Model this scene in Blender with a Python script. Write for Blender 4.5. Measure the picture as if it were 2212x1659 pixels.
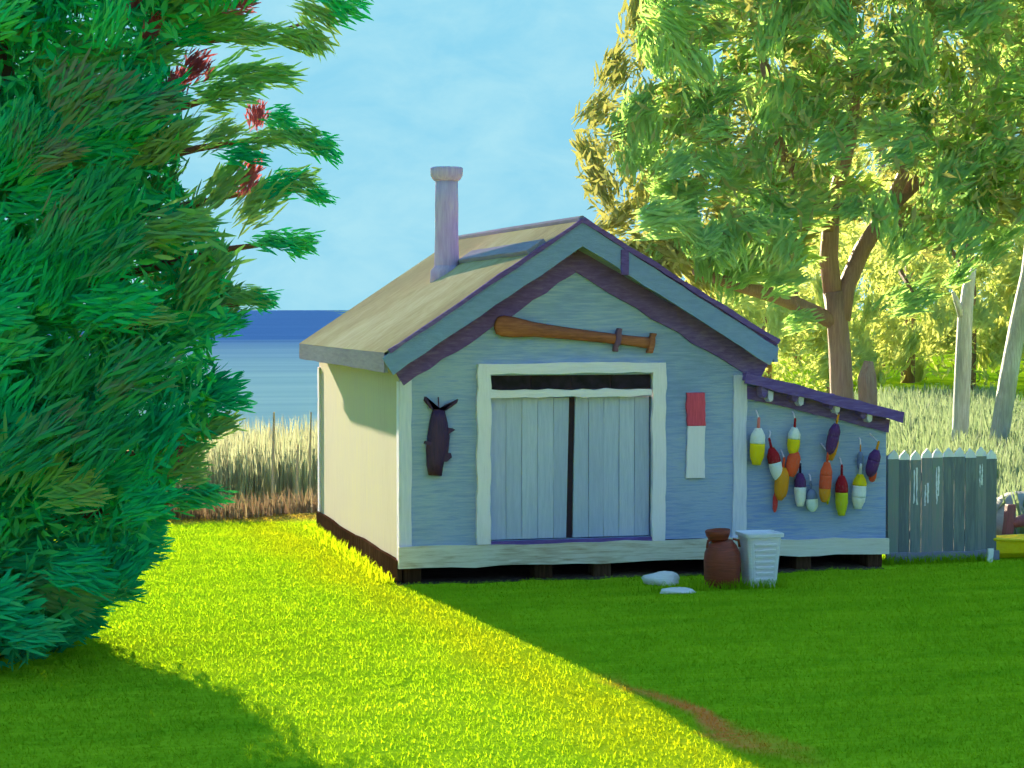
import bpy, math, random
import numpy as np
from mathutils import Vector, Matrix

for o in list(bpy.data.objects):
    bpy.data.objects.remove(o, do_unlink=True)
SC = bpy.context.scene
COL = SC.collection
R = math.radians

# ------------------------------------------------------------------ camera
FPX = 2000.0
YAW, PITCH = R(14.4), R(2.119)
CAMP = Vector((-4.52, -22.79, 3.19))
cd = bpy.data.cameras.new('camera')
cd.sensor_width = 36.0
cd.lens = FPX / 1024 * 36.0
cd.clip_start, cd.clip_end = 0.5, 60000.0
cam = bpy.data.objects.new('camera', cd)
COL.objects.link(cam)
cam.location = CAMP
cam.rotation_euler = (R(90) - PITCH, 0, -YAW)
SC.camera = cam

# ------------------------------------------------------------------ sky and sun
EXPO = 2.15
SUN_AZ, SUN_EL = R(-5.0), R(15.0)      # azimuth from +Y, towards +X
TOSUN = Vector((math.sin(SUN_AZ) * math.cos(SUN_EL), math.cos(SUN_AZ) * math.cos(SUN_EL), math.sin(SUN_EL)))
w = bpy.data.worlds.new('World')
SC.world = w
w.use_nodes = True
nt = w.node_tree
nt.nodes.clear()
wo = nt.nodes.new('ShaderNodeOutputWorld')
bg = nt.nodes.new('ShaderNodeBackground')
sky = nt.nodes.new('ShaderNodeTexSky')
sky.sky_type = 'NISHITA'
sky.sun_disc = False
sky.sun_elevation = SUN_EL
sky.sun_rotation = SUN_AZ
sky.altitude = 0
sky.air_density = 1.0
sky.dust_density = 0.0
sky.ozone_density = 3.0
bg.inputs['Strength'].default_value = 0.13
def vmath(op, a, b):
    n = nt.nodes.new('ShaderNodeVectorMath')
    n.operation = op
    for i, v in enumerate((a, b)):
        if isinstance(v, tuple): n.inputs[i].default_value = v
        else: nt.links.new(v, n.inputs[i])
    return n.outputs[0]
# soft shoulder on the clear sky so that the bright band over the sea keeps its colour
KN, KS = .197, 1.0 / (.13 * 2 ** EXPO)
c0 = vmath('MULTIPLY', sky.outputs['Color'], (KN, KN, KN))
c1 = vmath('DIVIDE', vmath('MULTIPLY', c0, (.34 * KS, .73 * KS, .91 * KS)), vmath('ADD', c0, (.16, .075, .03)))
# thin brushed veils of high cloud
tcw = nt.nodes.new('ShaderNodeTexCoord')
mpw = nt.nodes.new('ShaderNodeMapping')
mpw.inputs['Scale'].default_value = (9, 9, 17)
mpw.inputs['Rotation'].default_value = (R(12), R(-9), 0)
nt.links.new(tcw.outputs['Generated'], mpw.inputs['Vector'])
nzw = nt.nodes.new('ShaderNodeTexNoise')
nzw.inputs['Scale'].default_value = 2.2
nzw.inputs['Detail'].default_value = 7
nzw.inputs['Roughness'].default_value = .62
nzw.inputs['Distortion'].default_value = .3
nt.links.new(mpw.outputs['Vector'], nzw.inputs['Vector'])
mrw = nt.nodes.new('ShaderNodeMapRange')
for k_, v_ in ((1, .36), (2, .68), (3, 0.0), (4, .6)): mrw.inputs[k_].default_value = v_
nt.links.new(nzw.outputs['Fac'], mrw.inputs[0])
mxw = nt.nodes.new('ShaderNodeMix')
mxw.data_type = 'RGBA'
nt.links.new(mrw.outputs[0], mxw.inputs[0])
nt.links.new(c1, mxw.inputs[6])
mxw.inputs[7].default_value = (.48 * KS, .84 * KS, .93 * KS, 1)
nt.links.new(mxw.outputs[2], bg.inputs['Color'])
nt.links.new(bg.outputs['Background'], wo.inputs['Surface'])

sl = bpy.data.lights.new('sun', 'SUN')
sl.energy = 5.0
sl.angle = R(0.5)
sl.color = (1.0, 0.86, 0.56)
sun = bpy.data.objects.new('sun', sl)
COL.objects.link(sun)
sun.location = (-6, 60, 30)
sun.rotation_euler = (-TOSUN).to_track_quat('-Z', 'Y').to_euler()

SC.view_settings.view_transform = 'Standard'
SC.view_settings.look = 'None'
SC.view_settings.gamma = 1.0
SC.view_settings.exposure = EXPO
SC.view_settings.use_curve_mapping = False
SC.render.engine = 'CYCLES'
SC.cycles.use_denoising = True
SC.cycles.adaptive_threshold = .05
SC.cycles.adaptive_min_samples = 12
SC.cycles.max_bounces = 4
SC.cycles.diffuse_bounces = 3
SC.cycles.caustics_reflective = False
SC.cycles.caustics_refractive = False
SC.cycles.transmission_bounces = 4
SC.cycles.glossy_bounces = 2
SC.cycles.transparent_max_bounces = 8

# ------------------------------------------------------------------ helpers
DISP = 1024 / 2212.0                     # my notes on the picture use a 2212 wide frame
_d = Vector((math.sin(YAW), math.cos(YAW), 0))
_r = Vector((math.cos(YAW), -math.sin(YAW), 0))
_f = _d * math.cos(PITCH) - Vector((0, 0, 1)) * math.sin(PITCH)
_u = _r.cross(_f)
def ray(x, y):
    return _f * FPX + _r * (x * DISP - 512) + _u * (384 - y * DISP)
def at(x, y, Y):
    v = ray(x, y)
    return CAMP + v * ((Y - CAMP.y) / v.y)
def gp(x, y, z=0.0):
    v = ray(x, y)
    return CAMP + v * ((z - CAMP.z) / v.z)
def proj(p):
    q = Vector(p) - CAMP
    k = FPX / q.dot(_f)
    return ((512 + k * q.dot(_r)) / DISP, (384 - k * q.dot(_u)) / DISP)
def L(r, g, b):
    f = lambda c: (c / 255 / 12.92) if c <= 10 else ((c / 255 + 0.055) / 1.055) ** 2.4
    return (f(r), f(g), f(b), 1.0)
def sc(c, k):
    return (c[0] * k, c[1] * k, c[2] * k, 1.0)
def sstep(a, b, x):
    t = min(1, max(0, (x - a) / (b - a)))
    return t * t * (3 - 2 * t)

# ------------------------------------------------------------------ materials
def mapping(nt, src, scale, rot):
    m = nt.nodes.new('ShaderNodeMapping')
    m.inputs['Scale'].default_value = scale
    m.inputs['Rotation'].default_value = rot
    nt.links.new(src, m.inputs['Vector'])
    return m.outputs['Vector']
def noise(nt, vec, s, detail=4, rough=.55, dist=0.0):
    n = nt.nodes.new('ShaderNodeTexNoise')
    n.inputs['Scale'].default_value = s
    n.inputs['Detail'].default_value = detail
    n.inputs['Roughness'].default_value = rough
    n.inputs['Distortion'].default_value = dist
    nt.links.new(vec, n.inputs['Vector'])
    return n.outputs['Fac']
def math_(nt, op, a, b=None, clamp=False):
    n = nt.nodes.new('ShaderNodeMath')
    n.operation = op
    n.use_clamp = clamp
    for i, v in enumerate((a, b)):
        if v is None: continue
        if isinstance(v, (int, float)): n.inputs[i].default_value = v
        else: nt.links.new(v, n.inputs[i])
    return n.outputs[0]
def ramp(nt, fac, stops):
    n = nt.nodes.new('ShaderNodeValToRGB')
    e = n.color_ramp.elements
    while len(e) < len(stops): e.new(0.5)
    for i, (p, c) in enumerate(stops):
        e[i].position = p
        e[i].color = c
    nt.links.new(fac, n.inputs['Fac'])
    return n.outputs['Color']
def mixc(nt, fac, a, b, mode='MIX'):
    n = nt.nodes.new('ShaderNodeMix')
    n.data_type = 'RGBA'
    n.blend_type = mode
    if isinstance(fac, (int, float)): n.inputs[0].default_value = fac
    else: nt.links.new(fac, n.inputs[0])
    for i, v in ((6, a), (7, b)):
        if isinstance(v, tuple): n.inputs[i].default_value = v
        else: nt.links.new(v, n.inputs[i])
    return n.outputs[2]
def newmat(name):
    m = bpy.data.materials.new(name)
    m.use_nodes = True
    m.node_tree.nodes.clear()
    return m, m.node_tree
def finish(nt, col, bumpsrc=None, bump=0.3, bdist=0.02, rough=0.7, spec=0.25, trans=0.0, transcol=None):
    out = nt.nodes.new('ShaderNodeOutputMaterial')
    if spec <= .1:                       # chalky surfaces: no sheen even at a grazing angle
        p = nt.nodes.new('ShaderNodeBsdfDiffuse')
        p.inputs['Roughness'].default_value = .6
        ci = p.inputs['Color']
    else:
        p = nt.nodes.new('ShaderNodeBsdfPrincipled')
        p.inputs['Roughness'].default_value = rough
        p.inputs['Specular IOR Level'].default_value = spec
        ci = p.inputs['Base Color']
    if isinstance(col, tuple): ci.default_value = col
    else: nt.links.new(col, ci)
    if bumpsrc is not None:
        b = nt.nodes.new('ShaderNodeBump')
        b.inputs['Strength'].default_value = bump
        b.inputs['Distance'].default_value = bdist
        nt.links.new(bumpsrc, b.inputs['Height'])
        nt.links.new(b.outputs['Normal'], p.inputs['Normal'])
    sh = p.outputs[0]
    if trans > 0:
        t = nt.nodes.new('ShaderNodeBsdfTranslucent')
        c = transcol if transcol is not None else col
        if isinstance(c, tuple): t.inputs['Color'].default_value = c
        else: nt.links.new(c, t.inputs['Color'])
        mx = nt.nodes.new('ShaderNodeMixShader')
        mx.inputs[0].default_value = trans
        nt.links.new(sh, mx.inputs[1])
        nt.links.new(t.outputs[0], mx.inputs[2])
        sh = mx.outputs[0]
    nt.links.new(sh, out.inputs['Surface'])
    return p
def paint(name, cols, stretch=(1, 1, 12), rot=(0, 0, 0), s=3.0, bump=0.35, bdist=0.012, rough=0.62, spec=0.3, objco=False, trans=0.0, rand=0.0):
    """brushed oil-paint surface: long streaks of close tones with ridges left by the bristles"""
    m, nt = newmat(name)
    if objco:
        tc = nt.nodes.new('ShaderNodeTexCoord'); src = tc.outputs['Object']
    else:
        g = nt.nodes.new('ShaderNodeNewGeometry'); src = g.outputs['Position']
    v1 = mapping(nt, src, stretch, rot)
    n1 = noise(nt, v1, s, 3, .6, .4)
    v2 = mapping(nt, src, tuple(.3 + .25 * a / max(stretch) for a in stretch), rot)
    n2 = noise(nt, v2, s * .45, 2, .5, .6)
    fac = math_(nt, 'ADD', math_(nt, 'MULTIPLY', n1, .5), math_(nt, 'MULTIPLY', n2, .5))
    if rand > 0:
        oi = nt.nodes.new('ShaderNodeObjectInfo')
        fac = math_(nt, 'ADD', fac, math_(nt, 'MULTIPLY', math_(nt, 'SUBTRACT', oi.outputs['Random'], .5), rand))
    k = len(cols)
    stops = [(.32 + .36 * i / max(1, k - 1), c) for i, c in enumerate(cols)]
    c = ramp(nt, fac, stops)
    v3 = mapping(nt, src, tuple(a * 3 for a in stretch), rot)
    n3 = noise(nt, v3, s * 1.6, 1, .6)
    h = math_(nt, 'ADD', n1, math_(nt, 'MULTIPLY', n3, .5))
    finish(nt, c, h, bump, bdist, rough, spec, trans, c if trans else None)
    return m

M = {}
def A(*c):                              # reflectance from a tone noted in the open shade
    l = L(*c)
    return (min(.88, l[0] * 2.6), min(.86, l[1] * 1.5), min(.90, l[2] * 1.9), 1)
H_ = (1.2, 1.2, 14)      # horizontal strokes
V_ = (14, 14, 1.2)       # vertical strokes
M['wall'] = paint('blue_grey_wall_paint', [(.21, .265, .53, 1), (.275, .325, .64, 1), (.39, .42, .68, 1), (.245, .30, .68, 1)], H_, (0, R(8), 0), 2.4, bump=.5)
M['door'] = paint('pale_blue_door_paint', [(.40, .39, .66, 1), (.47, .45, .72, 1), (.58, .54, .80, 1)], V_, (0, 0, 0), 2.2, rand=.25)
M['white'] = paint('white_trim_paint', [(.84, .66, .86, 1), (.94, .74, .95, 1), (.97, .78, .97, 1)], V_, s=3, bump=.5)
M['white_h'] = paint('white_head_trim_paint', [(.84, .66, .86, 1), (.94, .74, .95, 1), (.97, .78, .97, 1)], H_, s=3, bump=.5)
M['corner'] = paint('pale_blue_corner_paint', [(.58, .50, .80, 1), (.72, .62, .90, 1), (.86, .72, .95, 1)], V_, s=2.5)
M['barge'] = paint('slate_blue_barge_paint', [(.22, .27, .54, 1), (.30, .36, .68, 1)], (3, 3, 12), (0, R(35), 0), 2.4, bump=.5, spec=.1)
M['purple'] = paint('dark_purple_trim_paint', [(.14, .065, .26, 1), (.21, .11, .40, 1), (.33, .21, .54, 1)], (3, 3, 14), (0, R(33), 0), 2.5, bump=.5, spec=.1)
M['purple_l'] = paint('dark_purple_fascia_paint', [(.14, .065, .26, 1), (.21, .11, .40, 1), (.34, .22, .56, 1)], (2, 2, 14), (0, R(14), 0), 2.5, bump=.5, spec=.1)
M['dark'] = paint('near_black_wood', [A(24, 14, 24), A(40, 24, 40)], H_, s=3)
M['wall_lit'] = paint('sunlit_wall_paint', [(.46, .37, .33, 1), (.51, .42, .38, 1), (.55, .46, .31, 1)], V_, s=1.5, bump=.12, spec=.12, rough=.8)  # same wall paint with warm sunlight put into its colour, for the left wall
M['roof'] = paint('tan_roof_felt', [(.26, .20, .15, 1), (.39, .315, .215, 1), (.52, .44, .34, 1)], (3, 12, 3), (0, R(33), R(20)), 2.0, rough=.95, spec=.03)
M['fascia'] = paint('grey_lavender_fascia', [(.24, .20, .32, 1), (.35, .30, .44, 1)], (12, 1.5, 12), s=2, spec=.05)
M['chimney'] = paint('grey_lavender_chimney', [(.34, .25, .50, 1), (.46, .34, .64, 1), (.58, .46, .72, 1)], V_, s=2.5, bump=.5, spec=.1)
M['sill'] = paint('sage_sill_board', [(.42, .24, .18, 1), (.76, .60, .60, 1), (.86, .70, .72, 1)], H_, s=2.2)
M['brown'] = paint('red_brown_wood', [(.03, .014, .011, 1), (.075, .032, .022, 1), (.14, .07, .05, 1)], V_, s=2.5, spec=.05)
M['stone'] = paint('pale_stone', [(.80, .62, .72, 1), (.95, .78, .90, 1)], H_, s=4, bump=.6, bdist=.02)

# ------------------------------------------------------------------ mesh building
class MB:
    def __init__(s):
        s.v, s.f = [], []
    def add(s, vs, fs):
        b = len(s.v)
        s.v += [tuple(v) for v in vs]
        s.f += [tuple(i + b for i in f) for f in fs]
        return s
    def box(s, x0, x1, y0, y1, z0, z1):
        vs = [(x, y, z) for z in (z0, z1) for y in (y0, y1) for x in (x0, x1)]
        return s.add(vs, [(0, 2, 3, 1), (4, 5, 7, 6), (0, 1, 5, 4), (2, 6, 7, 3), (0, 4, 6, 2), (1, 3, 7, 5)])
    def prism(s, poly, axis, a, b):
        """polygon in the plane across `axis` ('y': (x,z) points; 'x': (y,z); 'z': (x,y)) pulled from a to b"""
        def P(p, t):
            return {'y': (p[0], t, p[1]), 'x': (t, p[0], p[1]), 'z': (p[0], p[1], t)}[axis]
        n = len(poly)
        vs = [P(p, a) for p in poly] + [P(p, b) for p in poly]
        fs = [tuple(range(n)), tuple(range(2 * n - 1, n - 1, -1))]
        fs += [(i, n + i, n + (i + 1) % n, (i + 1) % n) for i in range(n)]
        return s.add(vs, fs)
    def board(s, p0, p1, wv, tv, n=8, jit=0.0, rng=random):
        """plank from p0 to p1, width vector wv, thickness vector tv, edges slightly uneven"""
        p0, p1, wv, tv = Vector(p0), Vector(p1), Vector(wv), Vector(tv)
        vs, fs = [], []
        wn = wv.normalized()
        for i in range(n + 1):
            c = p0.lerp(p1, i / n)
            a, b = rng.uniform(-jit, jit), rng.uniform(-jit, jit)
            vs += [c - wv / 2 - tv / 2 + wn * a, c + wv / 2 - tv / 2 + wn * b, c + wv / 2 + tv / 2 + wn * b, c - wv / 2 + tv / 2 + wn * a]
        for i in range(n):
            o = 4 * i
            for k in range(4):
                fs.append((o + k, o + (k + 1) % 4, o + 4 + (k + 1) % 4, o + 4 + k))
        fs += [(3, 2, 1, 0), (4 * n, 4 * n + 1, 4 * n + 2, 4 * n + 3)]
        return s.add(vs, fs)
    def tube(s, pts, rad, seg=8, jit=0.0, rng=random):
        pts = [Vector(p) for p in pts]
        vs, fs = [], []
        for i, p in enumerate(pts):
            t = (pts[min(i + 1, len(pts) - 1)] - pts[max(i - 1, 0)]).normalized()
            a = t.cross(Vector((0.31, 0.9, 0.17)))
            if a.length < .1: a = t.cross(Vector((1, 0, 0)))
            a.normalize()
            b = t.cross(a)
            for k in range(seg):
                g = 2 * math.pi * k / seg
                rr = rad[i] * (1 + rng.uniform(-jit, jit))
                vs.append(p + (a * math.cos(g) + b * math.sin(g)) * rr)
        for i in range(len(pts) - 1):
            for k in range(seg):
                fs.append((i * seg + k, i * seg + (k + 1) % seg, (i + 1) * seg + (k + 1) % seg, (i + 1) * seg + k))
        fs += [tuple(range(seg - 1, -1, -1)), tuple((len(pts) - 1) * seg + k for k in range(seg))]
        return s.add(vs, fs)
    def lathe(s, prof, c=(0, 0, 0), seg=20, mat=None):
        """prof: list of (radius, height)"""
        vs, fs = [], []
        for r, z in prof:
            for k in range(seg):
                g = 2 * math.pi * k / seg
                v = Vector((r * math.cos(g), r * math.sin(g), z))
                if mat is not None: v = mat @ v
                vs.append(v + Vector(c))
        for i in range(len(prof) - 1):
            for k in range(seg):
                fs.append((i * seg + k, i * seg + (k + 1) % seg, (i + 1) * seg + (k + 1) % seg, (i + 1) * seg + k))
        fs += [tuple(range(seg - 1, -1, -1)), tuple((len(prof) - 1) * seg + k for k in range(seg))]
        return s.add(vs, fs)
    def build(s, name, mat, parent=None, smooth=False, bevel=0.0, loc=None):
        me = bpy.data.meshes.new(name)
        o0 = origin(parent) if parent is not None else Vector(loc or (0, 0, 0))
        me.from_pydata([tuple(Vector(v) - o0) for v in s.v], [], s.f)
        me.materials.append(M[mat] if isinstance(mat, str) else mat)
        if smooth: me.polygons.foreach_set('use_smooth', [True] * len(me.polygons))
        me.update()
        o = bpy.data.objects.new(name, me)
        COL.objects.link(o)
        if parent is not None: o.parent = parent
        else: o.location = o0
        if bevel > 0:
            bv = o.modifiers.new('bevel', 'BEVEL')
            bv.width = bevel
            bv.segments = 2
            bv.limit_method = 'ANGLE'
        return o
def origin(o):
    p = Vector((0, 0, 0))
    while o is not None:
        p += o.location
        o = o.parent
    return p
def tag(o, label=None, cat=None, group=None, kind=None):
    if label: o['label'] = label
    if cat: o['category'] = cat
    if group: o['group'] = group
    if kind: o['kind'] = kind
    return o
def empty(name, loc, label, cat, group=None):
    o = bpy.data.objects.new(name, None)
    o.empty_display_size = .2
    COL.objects.link(o)
    o.location = loc
    return tag(o, label, cat, group)
def npmesh(name, verts, faces, mat, parent=None, attr=None):
    """fast mesh from numpy arrays, faces all of one size"""
    verts = np.asarray(verts, dtype=np.float32)
    faces = np.asarray(faces, dtype=np.int32)
    k = faces.shape[1]
    me = bpy.data.meshes.new(name)
    me.vertices.add(len(verts))
    me.vertices.foreach_set('co', verts.ravel())
    me.loops.add(faces.size)
    me.loops.foreach_set('vertex_index', faces.ravel())
    me.polygons.add(len(faces))
    me.polygons.foreach_set('loop_start', np.arange(0, faces.size, k, dtype=np.int32))
    me.polygons.foreach_set('loop_total', np.full(len(faces), k, dtype=np.int32))
    if attr is not None:
        a = me.attributes.new('tint', 'FLOAT', 'POINT')
        a.data.foreach_set('value', np.asarray(attr, dtype=np.float32))
    me.materials.append(mat)
    me.update(calc_edges=True)
    o = bpy.data.objects.new(name, me)
    COL.objects.link(o)
    if parent is not None: o.parent = parent
    return o

# ------------------------------------------------------------------ terrain
def land(x, y):
    """height of the ground: flat lawn, a bank down to the marsh behind it, woods on higher ground to the right"""
    edge = 8.0 + .35 * math.sin(x * .9) + .2 * math.sin(x * 2.3 + 1)
    drop = sstep(edge, edge + 7.0, y) * 2.1 + sstep(30, 60, y) * 1.2
    right = sstep(5.5 + .30 * y, 9.5 + .30 * y + .04 * max(0, y), x)
    h = -drop * (1 - right) + right * sstep(14, 60, y) * .6
    return h
xs = sorted(set([-4000, -1500, -500, -200, -100, -60, -40, -30] + [round(-24 + .5 * i, 2) for i in range(120)] + [37, 40, 46, 55, 70, 100, 200, 500, 1500, 4000, 12000]))
ys = sorted(set([-4000, -1000, -300, -100, -60, -40] + [round(-30 + .5 * i, 2) for i in range(190)] + [66, 70, 80, 100, 140, 200, 400, 1000, 4000, 12000, 20000]))
tv = [(x, y, land(x, y)) for y in ys for x in xs]
nx = len(xs)
tf = [(j * nx + i, j * nx + i + 1, (j + 1) * nx + i + 1, (j + 1) * nx + i) for j in range(len(ys) - 1) for i in range(nx - 1)]

def grass_colour(nt, tint=None):
    g = nt.nodes.new('ShaderNodeNewGeometry')
    pos = g.outputs['Position']
    v = mapping(nt, pos, (.35, 1.6, 1), (0, 0, R(-8)))
    n1 = noise(nt, v, 1.3, 2, .6)
    v = mapping(nt, pos, (1.2, 9, 1), (0, 0, R(-6)))
    n2 = noise(nt, v, 2.0, 1, .6)
    fac = math_(nt, 'ADD', math_(nt, 'MULTIPLY', n1, .55), math_(nt, 'MULTIPLY', n2, .45))
    if tint is not None:
        a = nt.nodes.new('ShaderNodeAttribute')
        a.attribute_name = 'tint'
        fac = math_(nt, 'ADD', fac, math_(nt, 'MULTIPLY', math_(nt, 'SUBTRACT', a.outputs['Fac'], .5), tint))
    c = ramp(nt, fac, [(.26, (.19, .36, .012, 1)), (.5, (.30, .45, .016, 1)), (.74, (.44, .56, .024, 1))])
    # golden strip and a line of bare earth beside it, running past the shed's left corner
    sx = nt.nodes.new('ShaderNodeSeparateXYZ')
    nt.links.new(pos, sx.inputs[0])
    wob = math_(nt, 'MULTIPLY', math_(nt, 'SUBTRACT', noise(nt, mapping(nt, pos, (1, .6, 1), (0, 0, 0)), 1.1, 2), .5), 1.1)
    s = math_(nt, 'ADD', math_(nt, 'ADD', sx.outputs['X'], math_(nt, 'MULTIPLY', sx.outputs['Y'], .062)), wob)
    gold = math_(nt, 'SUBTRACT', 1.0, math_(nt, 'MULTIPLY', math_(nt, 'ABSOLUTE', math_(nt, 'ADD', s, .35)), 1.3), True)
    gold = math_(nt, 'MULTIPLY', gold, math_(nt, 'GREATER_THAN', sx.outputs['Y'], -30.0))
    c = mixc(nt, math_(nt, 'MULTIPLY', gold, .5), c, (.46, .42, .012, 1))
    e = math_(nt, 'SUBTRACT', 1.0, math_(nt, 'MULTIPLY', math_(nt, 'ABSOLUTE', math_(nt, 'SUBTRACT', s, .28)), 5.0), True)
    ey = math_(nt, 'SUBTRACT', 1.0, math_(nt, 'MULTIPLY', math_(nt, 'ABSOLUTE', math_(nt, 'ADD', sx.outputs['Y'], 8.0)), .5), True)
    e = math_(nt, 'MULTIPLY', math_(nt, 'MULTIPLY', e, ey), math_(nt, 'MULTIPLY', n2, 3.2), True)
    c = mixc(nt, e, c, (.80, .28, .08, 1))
    # bare orange soil where the lawn ends above the bank
    b = math_(nt, 'MULTIPLY', math_(nt, 'SUBTRACT', math_(nt, 'ADD', sx.outputs['Y'], math_(nt, 'MULTIPLY', wob, .8)), 7.0), 1.6, True)
    b = math_(nt, 'MULTIPLY', b, math_(nt, 'MULTIPLY', math_(nt, 'SUBTRACT', 5.0, sx.outputs['X']), .5, True))
    c = mixc(nt, math_(nt, 'MULTIPLY', b, .8), c, (.42, .24, .085, 1))
    return c, n2
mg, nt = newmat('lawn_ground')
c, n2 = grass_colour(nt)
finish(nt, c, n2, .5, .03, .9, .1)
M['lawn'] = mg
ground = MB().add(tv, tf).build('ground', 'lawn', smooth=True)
tag(ground, kind='structure')

# sea
mw, nt = newmat('sea_water')
g = nt.nodes.new('ShaderNodeNewGeometry')
sx = nt.nodes.new('ShaderNodeSeparateXYZ')
nt.links.new(g.outputs['Position'], sx.inputs[0])
nn = noise(nt, mapping(nt, g.outputs['Position'], (.002, .012, 1), (0, 0, 0)), 1.0, 5, .6)
dist = math_(nt, 'ADD', sx.outputs['Y'], math_(nt, 'MULTIPLY', nn, 260))
deep = math_(nt, 'MULTIPLY', math_(nt, 'SUBTRACT', dist, 270), .005, True)
st = noise(nt, mapping(nt, g.outputs['Position'], (.01, .12, 1), (0, 0, 0)), 1.0, 5, .65)
pale = ramp(nt, st, [(.3, (.20, .345, .445, 1)), (.5, (.24, .39, .475, 1)), (.72, (.29, .44, .51, 1))])
blue = ramp(nt, st, [(.35, (.045, .12, .34, 1)), (.55, (.06, .15, .40, 1)), (.7, (.09, .19, .43, 1))])
c = mixc(nt, deep, pale, blue)
finish(nt, c, noise(nt, mapping(nt, g.outputs['Position'], (.4, 1.6, 1), (0, 0, 0)), 1.0, 4), .25, .1, .9, .03)
M['sea'] = mw
# the sheet is cut into rows so that it reaches the horizon cleanly
rows = [30, 60, 120, 240, 480, 1000, 2500, 6000, 16000, 40000]
colsx = [-30000, -8000, -2000, -500, -100, 0, 100, 500, 2000, 8000, 30000]
wv = [(x, y, -2.05) for y in rows for x in colsx]
nw = len(colsx)
wf = [(j * nw + i, j * nw + i + 1, (j + 1) * nw + i + 1, (j + 1) * nw + i) for j in range(len(rows) - 1) for i in range(nw - 1)]
tag(MB().add(wv, wf).build('sea', 'sea'), kind='structure')

# ------------------------------------------------------------------ the shed
D = 6.1                                   # depth of the shed
W = 4.22                                  # width of the gable front
FL, SILLT = 0.18, 0.43                    # underside and top of the sill board
EAVE, APEX = 2.66, 4.05                   # wall height at the corners and under the ridge
XA = 2.10                                 # ridge position
shed = empty('boat_shed', (2.1, 0, 0), 'blue-grey gabled shed with double doors, stove pipe and a lean-to on its right', 'shed')
rs = random.Random(5)
slopeL, slopeR = (APEX - EAVE) / XA, .60
EAVER = APEX - slopeR * (W - XA)
def roofz(x):
    return EAVE + slopeL * x if x < XA else EAVER + (W - x) * slopeR
DX0, DX1, DZ0, DZ1 = 1.05, 3.06, 0.47, 2.42    # door opening
wl = MB()
wl.prism([(0, SILLT), (DX0, SILLT), (DX0, roofz(DX0)), (0, EAVE)], 'y', 0, .12)
wl.prism([(DX1, SILLT), (W, SILLT), (W, EAVER), (DX1, roofz(DX1))], 'y', 0, .12)
wl.prism([(DX0, DZ1), (DX1, DZ1), (DX1, roofz(DX1)), (XA, APEX), (DX0, roofz(DX0))], 'y', 0, .12)
wl.prism([(DX0, SILLT), (DX1, SILLT), (DX1, DZ0), (DX0, DZ0)], 'y', 0, .12)
wl.build('front_wall', 'wall', shed)
MB().box(0.0, .12, .123, D, SILLT - .22, EAVE).build('side_wall', 'wall_lit', shed)
MB().box(W - .12, W, .123, D - .003, SILLT - .1, EAVER).build('side_wall', 'wall', shed)
MB().prism([(.12, SILLT), (W - .12, SILLT), (W - .12, EAVER), (XA, APEX), (.12, roofz(.12))], 'y', D - .12, D - .003).build('back_wall', 'wall', shed)
MB().box(.121, W - .121, .121, D - .13, FL, SILLT - .003).build('floor_deck', 'dark', shed)
# sill and foundation
MB().board((-.04, -.03, (FL + SILLT) / 2), (W + .02, -.03, (FL + SILLT) / 2), (0, 0, SILLT - FL), (0, .06, 0), 14, .012, rs).build('sill_board', 'sill', shed)
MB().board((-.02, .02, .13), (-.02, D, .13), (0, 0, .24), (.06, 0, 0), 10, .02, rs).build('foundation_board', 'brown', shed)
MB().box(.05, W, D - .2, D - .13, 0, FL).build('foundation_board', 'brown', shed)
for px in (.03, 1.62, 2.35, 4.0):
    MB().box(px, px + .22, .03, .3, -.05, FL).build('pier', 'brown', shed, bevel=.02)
# corner boards
MB().board((.055, -.012, .43), (.055, -.012, 2.46), (.13, 0, 0), (0, .024, 0), 10, .006, rs).build('corner_board', 'corner', shed)
MB().board((-.014, .07, .26), (-.014, .07, 2.36), (0, .14, 0), (.024, 0, 0), 10, .006, rs).build('corner_board', 'corner', shed)
MB().board((-.014, D - .06, .26), (-.014, D - .06, 2.36), (0, .14, 0), (.024, 0, 0), 10, .006, rs).build('corner_board', 'corner', shed)
MB().board((4.18, -.014, .43), (4.18, -.014, 2.40), (.17, 0, 0), (0, .028, 0), 10, .008, rs).build('corner_board', 'corner', shed)
# roof: two slabs that overhang the gable
OH = .30
TH = .10
def slab(x0, z0, x1, z1, y0, y1, th):
    n = Vector((-(z1 - z0), 0, x1 - x0)).normalized() * th
    if n.z < 0: n = -n
    return MB().prism([(x0, z0), (x1, z1), (x1 + n.x, z1 + n.z), (x0 + n.x, z0 + n.z)], 'y', y0, y1)
def roofline(x):                      # underside of the roof
    return roofz(x) + .09
XL, XR = -.2, 4.50
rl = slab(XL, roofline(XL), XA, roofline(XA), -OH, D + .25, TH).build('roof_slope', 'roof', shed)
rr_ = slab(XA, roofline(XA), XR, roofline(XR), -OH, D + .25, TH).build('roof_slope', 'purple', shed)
MB().tube([(XA, -OH, APEX + .2), (XA, D * .5, APEX + .2), (XA, D + .25, APEX + .2)], [.045, .05, .045], 8).build('ridge_cap', 'fascia', shed)
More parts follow.
